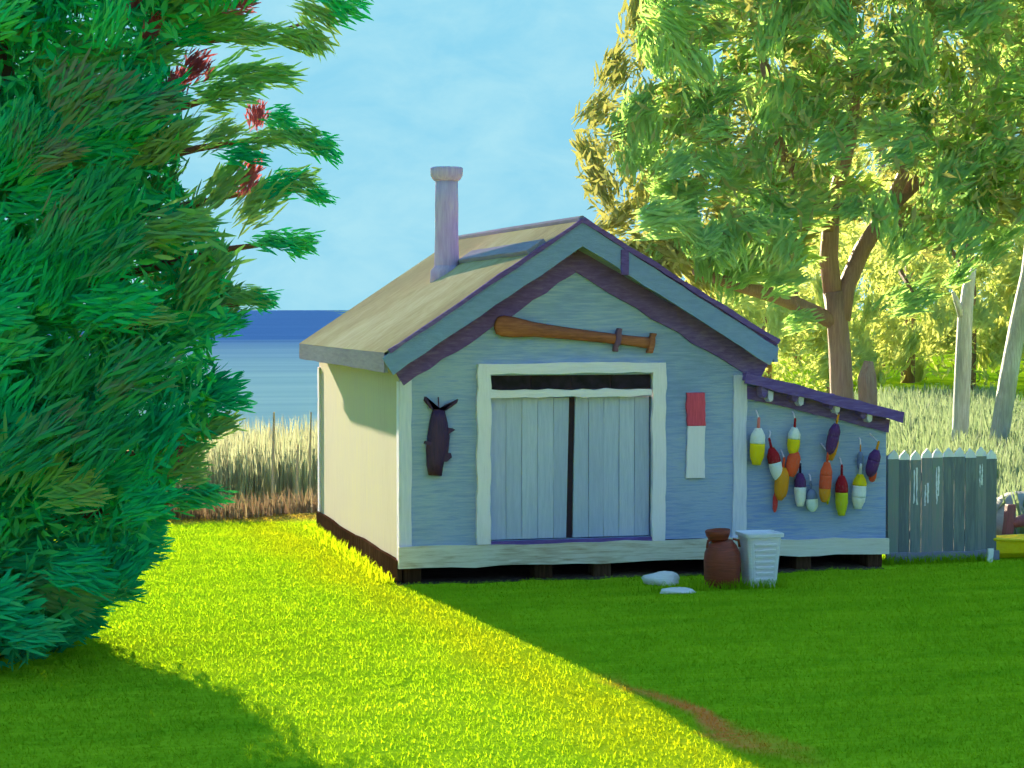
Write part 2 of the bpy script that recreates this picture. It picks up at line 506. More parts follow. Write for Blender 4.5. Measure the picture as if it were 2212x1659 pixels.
# barge boards on the gable edge and the thin dark roof edge above them
def rake(p0, p1, w, t, y, mat, name, jit=.01):
    p0, p1 = Vector((p0[0], y, p0[1])), Vector((p1[0], y, p1[1]))
    dv = (p1 - p0).normalized()
    wv = Vector((-dv.z, 0, dv.x)) * w
    return MB().board(p0, p1, wv, (0, t, 0), 14, jit, rs).build(name, mat, shed)
zA = roofline(XA)
rake((XL - .02, roofline(XL) - .07), (XA + .1, zA - .07 + .1 * slopeL), .23, .03, -OH - .018, 'barge', 'barge_board')
rake((XA - .05, zA - .07 + .03), (XR, roofline(XR) - .07), .23, .03, -OH - .021, 'barge', 'barge_board')
rake((XL + .0, roofline(XL) + .10), (XA, zA + .10), .045, .05, -OH - .03, 'purple', 'roof_edge')
rake((XA, zA + .10), (XR + .05, roofline(XR) + .10), .06, .05, -OH - .033, 'purple', 'roof_edge')
# dark purple bands on the wall below the barge boards
rake((-.04, 2.42), (XA + .03, 3.80), .26, .03, -.02, 'purple', 'gable_band', .018)
rake((XA - .03, 3.80), (W + .26, 2.44), .26, .03, -.023, 'purple', 'gable_band', .018)
MB().box(2.56, 2.66, -OH - .06, -OH - .037, 3.60, 3.90).build('bracket', 'purple', shed, bevel=.01)
# eaves
MB().board((XL - .03, -OH + .0, roofline(XL) - .03), (XL - .03, D + .25, roofline(XL) - .03), (0, 0, .22), (.05, 0, 0), 10, .008, rs).build('eave_fascia', 'fascia', shed)
MB().board((XR + .03, -OH + .0, roofline(XR) - .03), (XR + .03, D + .25, roofline(XR) - .03), (0, 0, .2), (.05, 0, 0), 10, .008, rs).build('eave_fascia', 'barge', shed)
# stove pipe chimney through the left slope
cx, cy = 1.0, 2.0
for _ in range(30):                      # foot of the pipe on the left slope
    u_, v_ = proj((cx, cy, roofline(cx) + TH))
    cx += (965 - u_) * .003
    cy += (v_ - 590) * .01
    cy = min(4.6, max(.6, cy))
cz = roofline(cx) + TH
print('chimney', cx, cy, proj((cx, cy, cz)), proj((cx, cy, cz + 1.87)))
chim = MB().lathe([(.17, cz - .2), (.168, cz + .1), (.155, cz + .6), (.158, cz + .9), (.15, cz + 1.22)], (cx, cy, 0), 16).build('chimney', 'chimney', shed, True)
MB().lathe([(.16, cz + 1.22), (.185, cz + 1.24), (.215, cz + 1.29), (.22, cz + 1.38), (.205, cz + 1.40), (.15, cz + 1.40), (.14, cz + 1.30)], (cx, cy, 0), 16).build('chimney_cap', 'chimney', chim, True)
MB().lathe([(.23, cz - .2), (.22, cz + .03), (.18, cz + .08), (.17, cz + .1)], (cx, cy, 0), 14).build('flashing_collar', 'chimney', chim, True)
# flat flashing ledge from the pipe to the gable edge
fz = roofline(cx) + .13
MB().board((cx + .25, cy - .05, roofline(cx + .25) + .15), (1.55, -.27, roofline(1.55) + .15), (.20, 0, .132), (-.03, 0, .045), 8, .012, rs).build('roof_flashing', 'fascia', shed)

# door frame, transom, doors
door = MB().box(DX0 - .002, DX1 + .002, -.03, .14, DZ0 - .05, DZ0 - .003).build('threshold', 'purple_l', shed)
fr = MB().board((.975, -.035, .44), (.985, -.035, 2.56), (.16, 0, 0), (0, .07, 0), 16, .012, rs).build('door_frame', 'white', shed)
MB().board((3.135, -.035, .42), (3.14, -.035, 2.56), (.17, 0, 0), (0, .07, 0), 16, .012, rs).build('door_frame', 'white', shed)
MB().board((1.0, -.04, 2.50), (3.12, -.04, 2.51), (0, 0, .12), (0, .078, 0), 14, .01, rs).build('door_head', 'white_h', shed)
MB().board((1.06, -.02, 2.205), (3.05, -.02, 2.205), (0, 0, .09), (0, .06, 0), 14, .012, rs).build('transom_bar', 'white_h', shed)
tr = MB().box(1.06, 3.05, .03, .06, 2.25, 2.45).build('transom_window', 'dark', shed)
mgl, nt = newmat('dark_glass')
gg = nt.nodes.new('ShaderNodeNewGeometry')
finish(nt, ramp(nt, noise(nt, gg.outputs['Position'], 4.0, 4), [(.4, L(30, 18, 30)), (.65, L(54, 36, 60))]), None, rough=.6, spec=.15)
M['glass'] = mgl
for i in range(4):
    x0 = 1.075 + i * .495
    MB().box(x0, x0 + .475, .018, .03, 2.262, 2.44).build('pane', 'glass', tr)
def leaf(x0, x1, skew0, skew1, n, right):
    e = MB().box(x0, x1 + (0 if right else .05), .075, .095, DZ0 + .01, 2.15).build('door_leaf', 'dark', shed)  # dark backing laps the centre gap to stand for the unlit inside
    for i in range(n):
        a, b = x0 + (x1 - x0) * i / n, x0 + (x1 - x0) * (i + 1) / n
        at_, bt = a + .0025, b - .0025
        ab, bb = at_, bt
        if right and i == 0: ab, at_ = a + skew0, a + skew1
        if not right and i == n - 1: bb, bt = b - skew0, b - skew1
        pr = MB().prism([(ab, DZ0 + .012), (bb, DZ0 + .012), ((bb + bt) / 2 + rs.uniform(-.006, .006), 1.3), (bt, 2.155), (at_, 2.155), ((ab + at_) / 2 + rs.uniform(-.006, .006), 1.3)], 'y', .03 + rs.uniform(0, .006), .074)
        pr.build('plank', 'door', e, bevel=.002)
    return e
lf = leaf(1.075, 2.04, .035, 0.0, 5, False)
rt = leaf(2.09, 3.045, .0, .03, 5, True)

# lean-to on the right of the shed
LX0, LX1 = W + .003, 6.13
lz = lambda x: 2.34 - (x - LX0) * .245
MB().prism([(LX0, .30), (LX1, .30), (LX1, lz(LX1) - .02), (LX0, lz(LX0) - .02)], 'y', .03, .15).build('lean_to_wall', 'wall', shed)
MB().box(LX1 - .12, LX1, .151, 3.6, .30, lz(LX1) - .05).build('lean_to_side_wall', 'wall', shed)
MB().prism([(LX0, .30), (LX1 - .121, .30), (LX1 - .121, lz(LX1) - .02), (LX0, lz(LX0) - .02)], 'y', 3.5, 3.6).build('lean_to_back_wall', 'wall', shed)
slab(LX0 - .02, lz(LX0) + .0, LX1 + .1, lz(LX1 + .1), -.2, 3.8, .09).build('lean_to_roof', 'purple_l', shed)
MB().board((LX0 - .05, -.215, lz(LX0) + .04), (LX1 + .11, -.215, lz(LX1 + .11) + .03), (0.02, 0, .13), (0, .03, 0), 10, .012, rs).build('lean_to_fascia', 'purple_l', shed)
MB().board((LX0, .0, lz(LX0) - .13), (LX1 + .02, .0, lz(LX1) - .11), (.02, 0, .16), (0, .03, 0), 10, .012, rs).build('lean_to_frieze', 'purple_l', shed)
for x, y in ((1648, 843), (1714, 852), (1792, 868), (1862, 888)):
    p = at(x, y, -.12)
    t = MB().prism([(p.x - .05, p.z + .10), (p.x + .04, p.z + .10), (p.x + .045, p.z - .02), (p.x + .0, p.z - .10), (p.x - .04, p.z - .06)], 'y', -.19, .02).build('rafter_tail', 'purple', shed, bevel=.01)
    MB().prism([(p.x + .05, p.z - .0), (p.x + .12, p.z - .02), (p.x + .11, p.z - .12), (p.x + .075, p.z - .14), (p.x + .05, p.z - .1)], 'y', -.17, -.02).build('rafter_sunlit_end', 'corner', t)  # pale piece added as the sunlit bit of the rafter end
MB().board((W + .03, -.005, .29), (LX1 + .02, -.005, .27), (0, 0, .2), (0, .06, 0), 8, .012, rs).build('sill_board', 'sill', shed)
for px in (4.95, 5.9):
    MB().box(px, px + .2, .05, .3, -.05, .19).build('pier', 'brown', shed, bevel=.02)
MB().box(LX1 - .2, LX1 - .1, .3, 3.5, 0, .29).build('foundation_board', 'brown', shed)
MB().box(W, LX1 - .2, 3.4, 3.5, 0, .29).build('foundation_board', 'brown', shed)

# bare earth sheet, tinted near-black as crawl-space shade under the floor and sill
M['shade_soil'] = paint('crawl_shade_soil', [(.03, .016, .02, 1), (.07, .04, .045, 1), (.16, .10, .08, 1)], (3, 6, 3), s=3, bump=.8, spec=.05)
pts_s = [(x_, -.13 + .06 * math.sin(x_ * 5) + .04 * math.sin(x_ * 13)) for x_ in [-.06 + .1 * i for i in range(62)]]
tag(MB().prism(pts_s + [(6.04, 6.05), (-.06, 6.05)], 'z', -.05, .006).build('shade_dark_earth', 'shade_soil'), kind='structure')

# ------------------------------------------------------------------ things hung on the shed front
def simple(name, cols, rough=.55, s=4.0, st=V_, spec=.3, bump=.4):
    M[name] = paint(name, cols, st, s=s, rough=rough, spec=spec, bump=bump, objco=True)
simple('fish_black', [A(26, 16, 44), A(44, 30, 62), A(60, 34, 40)])
simple('oar_wood', [A(74, 46, 34), A(104, 70, 46), A(126, 94, 64)], st=(1.5, 12, 12))
simple('iron', [A(52, 40, 58), A(78, 62, 86)])
simple('red_band', [A(128, 40, 60), A(156, 70, 92)], st=V_)
simple('white_band', [(.86, .68, .88, 1), (.97, .78, .97, 1)], st=V_)
# oar over the door
P0, P1 = at(1066, 702, 0), at(1410, 742, 0)
oar = empty('wooden_oar', (P0.x, -.06, P0.z), 'long brown wooden oar hung over the double doors', 'oar')
ax = (P1 - P0); Lo = ax.length; ax.normalize()
sec = [(0, .05), (.03, .10), (.10, .125), (.22, .12), (.5, .085), (.9, .07), (1.3, .062), (1.7, .06), (1.8, .065), (Lo, .07)]
vs, fs = [], []
nrm = Vector((-ax.z, 0, ax.x))
for i, (t, h) in enumerate(sec):
    th = .028 if t < .4 else .035
    for k in range(10):
        g = 2 * math.pi * k / 10
        vs.append(P0 + ax * t + nrm * h * math.cos(g) + Vector((0, -.06 + th * math.sin(g), 0)))
for i in range(len(sec) - 1):
    for k in range(10):
        fs.append((i * 10 + k, i * 10 + (k + 1) % 10, (i + 1) * 10 + (k + 1) % 10, (i + 1) * 10 + k))
fs += [tuple(range(9, -1, -1)), tuple((len(sec) - 1) * 10 + k for k in range(10))]
ob = MB().add(vs, fs).build('blade_and_shaft', 'oar_wood', oar, True)
e = P0 + ax * (Lo - .05)
MB().board(e + nrm * .12 + Vector((.02, -.06, 0)), e - nrm * .12 + Vector((.0, -.06, 0)), ax * .07, (0, .09, 0), 5, .008, rs).build('grip', 'oar_wood', oar, bevel=.012)
q = P0 + ax * 1.50
MB().board(q + nrm * .13 + Vector((.02, -.06, 0)), q - nrm * .15 + Vector((0, -.06, 0)), ax * .06, (0, .1, 0), 5, .012, rs).build('oarlock', 'iron', oar, bevel=.008)
# carved fish
FX = .5
fx = lambda u: at(900 * 2212 / 2500 + u / 2.765 * .8848, 1000, 0).x
fzv = lambda v: at(940, (850 + v / 2.765) * .8848, 0).z
fish = empty('carved_fish', (fx(460), -.03, fzv(860)), 'dark carved wooden fish hanging tail up left of the doors', 'fish')
body = [(400, 855), (485, 860), (500, 770), (530, 700), (540, 600), (525, 500), (505, 415), (470, 405), (432, 410), (412, 480), (398, 560), (385, 680), (388, 790)]
def relief(poly, y0, y1, inset=.8):
    pts = [(fx(u), fzv(v)) for u, v in poly]
    cxm = sum(p[0] for p in pts) / len(pts); czm = sum(p[1] for p in pts) / len(pts)
    n = len(pts)
    vs = [(x, y0, z) for x, z in pts] + [(x, (y0 + y1) / 2, z) for x, z in pts] + [(cxm + (x - cxm) * inset, y1, czm + (z - czm) * (inset + .1)) for x, z in pts]
    fs = [tuple(range(n - 1, -1, -1)), tuple(range(2 * n, 3 * n))]
    for r_ in range(2):
        fs += [(r_ * n + i, r_ * n + (i + 1) % n, (r_ + 1) * n + (i + 1) % n, (r_ + 1) * n + i) for i in range(n)]
    return MB().add(vs, fs)
relief(body, -.02, -.11, .55).build('body', 'fish_black', fish, True)
relief([(432, 425), (500, 425), (505, 385), (600, 345), (590, 372), (520, 420), (470, 412), (415, 410), (368, 352), (372, 325), (430, 378)], -.03, -.07, .9).build('tail_fin', 'fish_black', fish)
relief([(480, 580), (530, 580), (578, 552), (560, 540), (520, 535), (480, 540)], -.04, -.08, .9).build('fin', 'fish_black', fish)
relief([(450, 665), (395, 655), (364, 640), (372, 622), (420, 630)], -.05, -.10, .9).build('fin', 'fish_black', fish)
relief([(470, 765), (520, 765), (556, 735), (548, 708), (490, 700)], -.04, -.08, .9).build('fin', 'fish_black', fish)
MB().tube([(fx(468), -.02, fzv(330)), (fx(468), -.045, fzv(400))], [.008, .008], 6).build('hook', 'iron', fish)
# red and white marker board right of the doors
a, b = at(1480, 848, 0), at(1521, 1032, 0)
mk = empty('marker_board', (a.x, -.02, b.z), 'narrow board painted red above and white below, right of the doors', 'board')
mid = at(1500, 920, 0).z
MB().board((( a.x + b.x) / 2, -.025, b.z), ((a.x + b.x) / 2 + .01, -.025, mid), (b.x - a.x - .02, 0, 0), (0, .04, 0), 8, .008, rs).build('white_end', 'white_band', mk, bevel=.006)
MB().board(((a.x + b.x) / 2 + .01, -.025, mid + .002), ((a.x + b.x) / 2, -.025, a.z), (b.x - a.x - .01, 0, 0), (0, .042, 0), 6, .008, rs).build('red_end', 'red_band', mk, bevel=.006)

# ------------------------------------------------------------------ buoys hung on the lean-to
C_ = {'red': A(150, 52, 48), 'maroon': A(110, 24, 34), 'white': (.92, .80, .90, 1), 'yellow': (.92, .60, .012, 1), 'rust': A(158, 74, 44), 'ochre': A(176, 122, 28),
      'purple': A(62, 42, 84), 'black': A(32, 22, 46), 'blue': A(178, 212, 236), 'slate': A(84, 110, 132), 'lime': (.66, .58, .03, 1), 'pink': A(196, 104, 96)}
for k, c in C_.items():
    simple('buoy_' + k, [sc(c, .55), c, c, tuple(min(.9, x * .85 + .06) for x in c[:3]) + (1,)], .8, 7, (6, 6, 3), .15, .8)
def B(u, v):
    return ((1600 + u / 2.458) * .8848, (850 + v / 2.458) * .8848)
buoys = [  # u, v of the middle, length, width (crop pixels), lean (deg), colours top to bottom, label
    (617, 590, 210, 100, 3, ['white', 'yellow'], 'pink', 'white and yellow buoy with pink stick, leftmost on the lean-to wall'),
    (698, 705, 200, 84, -14, ['maroon', 'white'], 'maroon', 'maroon-topped white buoy beside the leftmost yellow one'),
    (838, 560, 160, 82, 4, ['white', 'yellow'], 'maroon', 'white and yellow buoy with a maroon stick'),
    (842, 695, 150, 88, 12, ['rust'], 'rust', 'plain rust-red buoy hanging under the maroon-stick one'),
    (768, 815, 190, 92, 6, ['ochre'], 'rust', 'plain ochre buoy, low on the lean-to wall'),
    (733, 925, 120, 34, 4, ['red'], 'red', 'slim red spindle buoy, lowest of its row under the ochre one'),
    (872, 850, 190, 78, 0, ['purple', 'white'], 'black', 'white buoy with a black-purple top, left of the pale blue one'),
    (938, 915, 130, 78, -4, ['slate', 'blue'], 'slate', 'pale blue buoy with a slate top'),
    (1066, 545, 180, 76, 14, ['purple', 'purple'], 'ochre', 'purple buoy hung high between two ochre ones'),
    (1090, 600, 150, 60, 14, ['ochre'], 'ochre', 'ochre buoy tucked behind the high purple buoy'),
    (1010, 800, 230, 80, 5, ['rust', 'rust', 'ochre'], 'rust', 'long rust buoy with an ochre foot'),
    (1050, 850, 170, 34, 2, ['yellow'], 'yellow', 'slim bright yellow spindle buoy beside the long rust one'),
    (1120, 885, 230, 84, 0, ['maroon', 'lime'], 'maroon', 'lime yellow buoy with a maroon top'),
    (1305, 690, 160, 82, 16, ['purple', 'purple'], 'ochre', 'dark purple buoy nearest the right end of the lean-to'),
    (1240, 680, 110, 44, 0, ['slate'], 'ochre', 'small slate-blue spindle buoy near the right end'),
    (1230, 860, 200, 92, 4, ['yellow', 'white', 'white'], 'white', 'white buoy with a yellow top band, lowest at right'),
    (1320, 765, 80, 50, 10, ['rust'], 'rust', 'small rust buoy under the rightmost purple one'),
]
kpm = .8848 * DISP / 2.458 / 86.0     # crop pixels to metres on the wall
for i, (u, v, ln, wd, lean, cols, stick, lab) in enumerate(buoys):
    x, y = B(u, v)
    c = at(x, y, -.08)
    h, r = ln * kpm * 1.1, wd * kpm * .48
    yb = min(-.06, -.02 - r) + .03 * 1 - (.12 if i in (8, 10, 13) else 0) + (.0)
    top = Vector((c.x, yb, c.z + h / 2))
    mt = Matrix.Rotation(R(lean), 3, 'Y')
    e = empty('lobster_buoy', top, lab, 'buoy', 'painted buoys hung on the lean-to wall')
    blunt = .05 if i % 3 else .30
    prof = lambda t: r * (.45 + .55 * min(1, t / .22)) if t < .22 else r * (1 if t < .6 else math.sqrt(max(blunt, 1 - ((t - .6) / .42) ** 2)))
    n = len(cols)
    for k, cn in enumerate(cols):
        t0, t1 = k / n, (k + 1) / n
        if n == 2: t0, t1 = (0, .42) if k == 0 else (.42, 1)
        pr = [(prof(t0 + (t1 - t0) * j / 7) * (1.0 if k % 2 == 0 else 1.012) * (1 + rs.uniform(-.03, .03)), -h * (t0 + (t1 - t0) * j / 7)) for j in range(8)]
        MB().lathe(pr, top, 12, mt).build('body' if n == 1 else 'painted_band', 'buoy_' + cn, e, True)
    MB().lathe([(r * .22, -.01), (r * .2, .05 + h * .16), (r * .12, .06 + h * .16)], top, 8, mt).build('stick', 'buoy_' + stick, e, True)
    MB().tube([top + mt @ Vector((0, 0, .05 + h * .15)), Vector((top.x + .01, -.005, top.z + .10 + h * .2)), Vector((top.x + .01, .028, top.z + .12 + h * .2))], [.010, .010, .010], 5).build('rope', 'white_band', e)

# ------------------------------------------------------------------ jug, tub and stones by the sill
simple('jug_brown', [A(66, 28, 16), A(92, 42, 26), A(112, 60, 44)], .4, 4, H_, .4)
simple('tub_white', [(.72, .58, .78, 1), (.84, .70, .86, 1), (.92, .80, .92, 1)], .45, 4, H_)
jb = gp(1560, 1268)
jug = empty('brown_jug', (jb.x, jb.y, 0), 'tall red-brown jug with a flared collar, beside the white tub', 'jug')
c = jb
k = .40 / .44
MB().lathe([(.17, 0), (.195, .03), (.21, .12), (.215, .30), (.205, .40), (.17, .48), (.13, .525), (.115, .55)], (c.x, c.y, 0), 24).build('body', 'jug_brown', jug, True)
MB().lathe([(.118, .551), (.12, .57), (.135, .60), (.148, .655), (.14, .665), (.115, .64), (.05, .635)], (c.x - .012, c.y, 0), 24, Matrix.Rotation(R(-4), 3, 'Y')).build('neck', 'jug_brown', jug, True)
for sg in (-1, 1):
    MB().tube([(c.x + sg * .12, c.y - .02, .555), (c.x + sg * .185, c.y - .03, .54), (c.x + sg * .2, c.y - .03, .46)], [.014, .016, .014], 6).build('handle', 'jug_brown', jug, True)
tb = gp(1640, 1266)
tub = empty('white_tub', (tb.x, tb.y, 0), 'white tapered plastic tub with ribbed sides, beside the brown jug', 'tub')
def sq(hw, hd, z, rr=.05, n=3):
    out = []
    for cxs, cys, a0 in ((1, 1, 0), (-1, 1, 90), (-1, -1, 180), (1, -1, 270)):
        for j in range(n + 1):
            g = R(a0 + 90 * j / n)
            out.append((tb.x + cxs * (hw - rr) + rr * math.cos(g), tb.y + cys * (hd - rr) + rr * math.sin(g), z))
    return out
def rings(rl):
    vs, fs = [], []
    n = len(rl[0])
    for q in rl: vs += q
    for i in range(len(rl) - 1):
        for k in range(n):
            fs.append((i * n + k, i * n + (k + 1) % n, (i + 1) * n + (k + 1) % n, (i + 1) * n + k))
    fs += [tuple(range(n - 1, -1, -1)), tuple((len(rl) - 1) * n + k for k in range(n))]
    return MB().add(vs, fs)
rings([sq(.165, .15, 0), sq(.21, .19, .60), sq(.19, .17, .60), sq(.15, .135, .04)]).build('shell', 'tub_white', tub)
rings([sq(.212, .192, .58), sq(.232, .212, .585), sq(.234, .214, .625), sq(.212, .192, .63), sq(.192, .172, .6)]).build('rim', 'tub_white', tub)
for j in range(7):
    z = .10 + j * .066
    hw = .165 + .045 * z / .6
    MB().board((tb.x - hw + .07, tb.y - (.15 + .04 * z / .6) - .008, z), (tb.x + hw - .07, tb.y - (.15 + .04 * z / .6) - .008, z), (0, -.001, .03), (0, .02, 0), 4, .003, rs).build('rib', 'tub_white', tub, bevel=.005)
def boulder(name, loc, sx_, sy_, sz_, label, seed, mat='stone', sub=3):
    import bmesh
    bm = bmesh.new()
    bmesh.ops.create_icosphere(bm, subdivisions=sub, radius=1)
    rg = random.Random(seed)
    ph = [rg.uniform(0, 6) for _ in range(6)]
    for v in bm.verts:
        x, y, z = v.co
        k = 1 + .12 * math.sin(3 * x + ph[0]) * math.sin(2.5 * y + ph[1]) + .08 * math.sin(5 * z + ph[2] + 3 * x) + .04 * math.sin(9 * y + ph[3] + 7 * x)
        v.co = Vector((x * sx_ * k, y * sy_ * k, max(-.35, z) * sz_ * k))
    me = bpy.data.meshes.new(name)
    bm.to_mesh(me); bm.free()
    me.materials.append(M[mat])
    me.polygons.foreach_set('use_smooth', [True] * len(me.polygons))
    o = bpy.data.objects.new(name, me)
    COL.objects.link(o)
    o.location = loc
    return tag(o, label, 'stone')
p = gp(1430, 1262)
boulder('pale_stone', (p.x, p.y, .04), .22, .16, .11, 'pale rounded stone against the dark crawl space under the sill', 3)
p_st = p
p = gp(1462, 1280)
boulder('flat_stone', (p.x, p.y, .01), .2, .14, .05, 'flat pale stone in the grass below the rounded one', 8)

# ------------------------------------------------------------------ picket fence right of the lean-to
M['picket'] = paint('grey_green_picket', [(.15, .15, .19, 1), (.21, .22, .25, 1), (.30, .235, .27, 1), (.24, .255, .26, 1)], V_, s=2.2, objco=True, rand=.35)
M['worn'] = paint('worn_and_sunlit_white', [A(160, 182, 186), A(204, 216, 220)], V_, s=4, objco=True)
FY = .35
fl, frr = at(1916, 1210, FY), at(2152, 1212, FY)
fence = empty('picket_fence', (fl.x, FY, 0), 'grey-green picket fence with whitened pointed tops beside the lean-to', 'fence')
ztop = at(2030, 975, FY).z
NP = 10
sp = (frr.x - fl.x) / NP
worn = {2: (.15, .62), 3: (.42, .62), 4: (.14, .64), 8: (.1, .42)}
for i in range(NP):
    x0, x1 = fl.x + sp * i + .0015, fl.x + sp * (i + 1) - .0015
    zt = ztop + rs.uniform(-.02, .02)
    xm = (x0 + x1) / 2
    yy = FY + rs.uniform(-.012, .012)
    pk = MB().prism([(x0, .06), (x1, .06), (x1, zt - .09), (x0, zt - .09)], 'y', yy - .012, yy + .012).build('picket', 'picket', fence, bevel=.003)
    MB().prism([(x0, zt - .088), (x1, zt - .088), (x1 - .01, zt - .04), (xm + rs.uniform(-.01, .01), zt + .03), (x0 + .01, zt - .04)], 'y', yy - .013, yy + .013).build('pointed_tip', 'worn', pk)  # white tip colour stands for sunlight on the worn picket top
    if i in worn:
        a, b = worn[i]
        zz = zt - .12
        for dx_ in (-.018, .014):
            MB().board((xm + dx_, yy - .0135, zz - a * rs.uniform(.4, .8)), (xm + dx_ + rs.uniform(-.01, .01), yy - .0135, zz - b * rs.uniform(.7, 1.0)), (rs.uniform(.012, .024), 0, 0), (0, .003, 0), 9, .006, rs).build('paint_flake', 'worn', pk)
MB().box(fl.x, frr.x, FY + .03, FY + .07, .32, .41).build('rail', 'picket', fence)
MB().box(fl.x, frr.x, FY + .03, FY + .07, ztop - .34, ztop - .25).build('rail', 'picket', fence)
MB().board((fl.x - .02, FY - .03, .06), (frr.x + .02, FY - .03, .06), (0, 0, .14), (0, .03, 0), 8, .01, rs).build('base_board', 'fascia', fence)
for x in (fl.x + .05, frr.x - .06):
    MB().box(x, x + .09, FY + .071, FY + .16, -.1, ztop - .05).build('post', 'picket', fence, bevel=.008)
# white stake at the fence foot
p = gp(2138, 1214)
stake = MB().board((p.x, p.y, -.05), (p.x + .01, p.y, .17), (.07, 0, 0), (0, .03, 0), 3, .005, rs).build('white_stake', 'worn', loc=(p.x, p.y, 0))
tag(stake, 'short white stake at the foot of the fence', 'stake')

# yellow dinghy, boulder and brown post at the right edge
simple('boat_yellow', [(.86, .50, .01, 1), (.94, .62, .012, 1), (.95, .70, .05, 1)], .35, 4, (2, 12, 12), .4)
simple('post_brown', [A(66, 50, 56), A(92, 74, 78)], .6, 4, V_)
p = gp(2164, 1214)
boat = empty('yellow_dinghy', (p.x, p.y, 0), 'bright yellow dinghy bow on the grass at the right edge', 'boat')
hull = []
for t in (0, .06, .18, .35, .6, 1.0, 1.5, 2.0):
    wv_ = .30 * min(1, (t / .7 + .12)) ** .6
    z = .26 - .02 * min(1, t)
    yc = p.y + .35
    hull.append([(p.x + t, yc - wv_, z), (p.x + t, yc - wv_ * .8, .08), (p.x + t, yc - wv_ * .35, .01), (p.x + t, yc + wv_ * .35, .01), (p.x + t, yc + wv_ * .8, .08), (p.x + t, yc + wv_, z), (p.x + t, yc + wv_ * .86, z), (p.x + t, yc + wv_ * .5, .09), (p.x + t, yc - wv_ * .5, .09), (p.x + t, yc - wv_ * .86, z)])
rings(hull).build('hull', 'boat_yellow', boat, bevel=.01)
for sg in (-1, 1):
    MB().tube([(h[0][0], p.y + .35 + sg * abs(h[5][1] - p.y - .35), h[0][2]) for h in hull], [.022] * len(hull), 8).build('gunwale', 'boat_yellow', boat, True)
MB().tube([(p.x - .02, p.y + .35, .02), (p.x - .03, p.y + .35, .28)], [.03, .035], 8).build('stem', 'boat_yellow', boat, True)
for t, wv_ in ((.6, .27), (1.4, .29)):
    MB().box(p.x + t, p.x + t + .2, p.y + .35 - wv_, p.y + .35 + wv_, .19, .215).build('thwart', 'boat_yellow', boat)
q = gp(2175, 1190)
q = Vector((q.x, q.y, 0))
post = empty('brown_post', q, 'short purple-brown post with an oval float, behind the yellow dinghy', 'post')
MB().board(q + Vector((-.02, 0, -.05)), q + Vector((.05, 0, .62)), (.13, 0, 0), (0, .1, 0), 6, .012, rs).build('shaft', 'post_brown', post, bevel=.012)
MB().lathe([(.01, -.16), (.05, -.14), (.075, -.05), (.08, .03), (.055, .11), (.01, .14)], q + Vector((.21, -.02, .40)), 14, Matrix.Rotation(R(72), 3, 'Y')).build('float', 'post_brown', post, True)
M['grey_rock'] = paint('grey_lavender_rock', [L(130, 126, 134), L(164, 160, 168)], (3, 3, 5), s=3, bump=.6)
r2 = q + Vector((.55, .75, 0))
boulder('grey_boulder', (r2.x, r2.y, .25), .6, .45, .45, 'grey boulder behind the brown post at the right edge', 12, 'grey_rock')

# ------------------------------------------------------------------ foliage
def leafmat(name, cols, trans=.4, rand=.9, tk=1.15):
    """leaf colour: one tone per clump and a slow change across the crown"""
    m, nt = newmat(name)
    oi = nt.nodes.new('ShaderNodeObjectInfo')
    g = nt.nodes.new('ShaderNodeNewGeometry')
    n2 = noise(nt, g.outputs['Position'], 1.4, 2, .6)
    fac = math_(nt, 'ADD', n2, math_(nt, 'MULTIPLY', math_(nt, 'SUBTRACT', oi.outputs['Random'], .5), rand * .35))
    fac = math_(nt, 'ADD', fac, math_(nt, 'MULTIPLY', math_(nt, 'SUBTRACT', g.outputs['Random Per Island'], .5), .25))
    k = len(cols)
    c = ramp(nt, fac, [(.30 + .40 * i / max(1, k - 1), x) for i, x in enumerate(cols)])
    finish(nt, c, None, rough=.6, spec=.05, trans=trans, transcol=mixc(nt, 1.0, c, (tk * 1.1, tk, tk * .6, 1), 'MULTIPLY'))
    return m
M['dab_green'] = leafmat('sage_green_leaves', [(.26, .48, .20, 1), (.34, .58, .26, 1), (.42, .66, .30, 1), (.52, .66, .27, 1)], .5, tk=1.0)
M['dab_ochre'] = leafmat('ochre_leaves', [(.34, .36, .15, 1), (.42, .43, .19, 1), (.48, .49, .21, 1)], .42, tk=.65)
M['dab_dark'] = leafmat('deep_green_leaves', [(.008, .31, .155, 1), (.010, .39, .195, 1), (.02, .45, .20, 1), (.07, .46, .17, 1)], .15, tk=.4, rand=.6)
M['dab_olive'] = leafmat('olive_leaves', [(.10, .36, .14, 1), (.16, .41, .16, 1), (.26, .42, .17, 1)], .22, tk=.5)
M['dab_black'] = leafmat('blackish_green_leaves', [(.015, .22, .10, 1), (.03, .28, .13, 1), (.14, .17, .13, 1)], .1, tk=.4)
M['dab_plum'] = leafmat('plum_leaves', [(.35, .07, .13, 1), (.45, .11, .20, 1)], .3, tk=1.0)
M['dab_lime'] = leafmat('yellow_green_leaves', [(.52, .61, .25, 1), (.62, .70, .32, 1), (.70, .77, .37, 1)], .5, tk=.97)
M['bark'] = paint('purple_brown_bark', [(.20, .10, .09, 1), (.30, .17, .15, 1), (.40, .25, .22, 1)], V_, s=2.5, bump=.6)
M['bark_dark'] = paint('dark_bark', [A(50, 36, 36), A(78, 56, 52)], V_, s=2.5, bump=.6)
M['pale_bark'] = paint('pale_grey_bark', [(.26, .26, .26, 1), (.38, .39, .38, 1), (.62, .64, .66, 1)], V_, s=2.2, bump=.6)

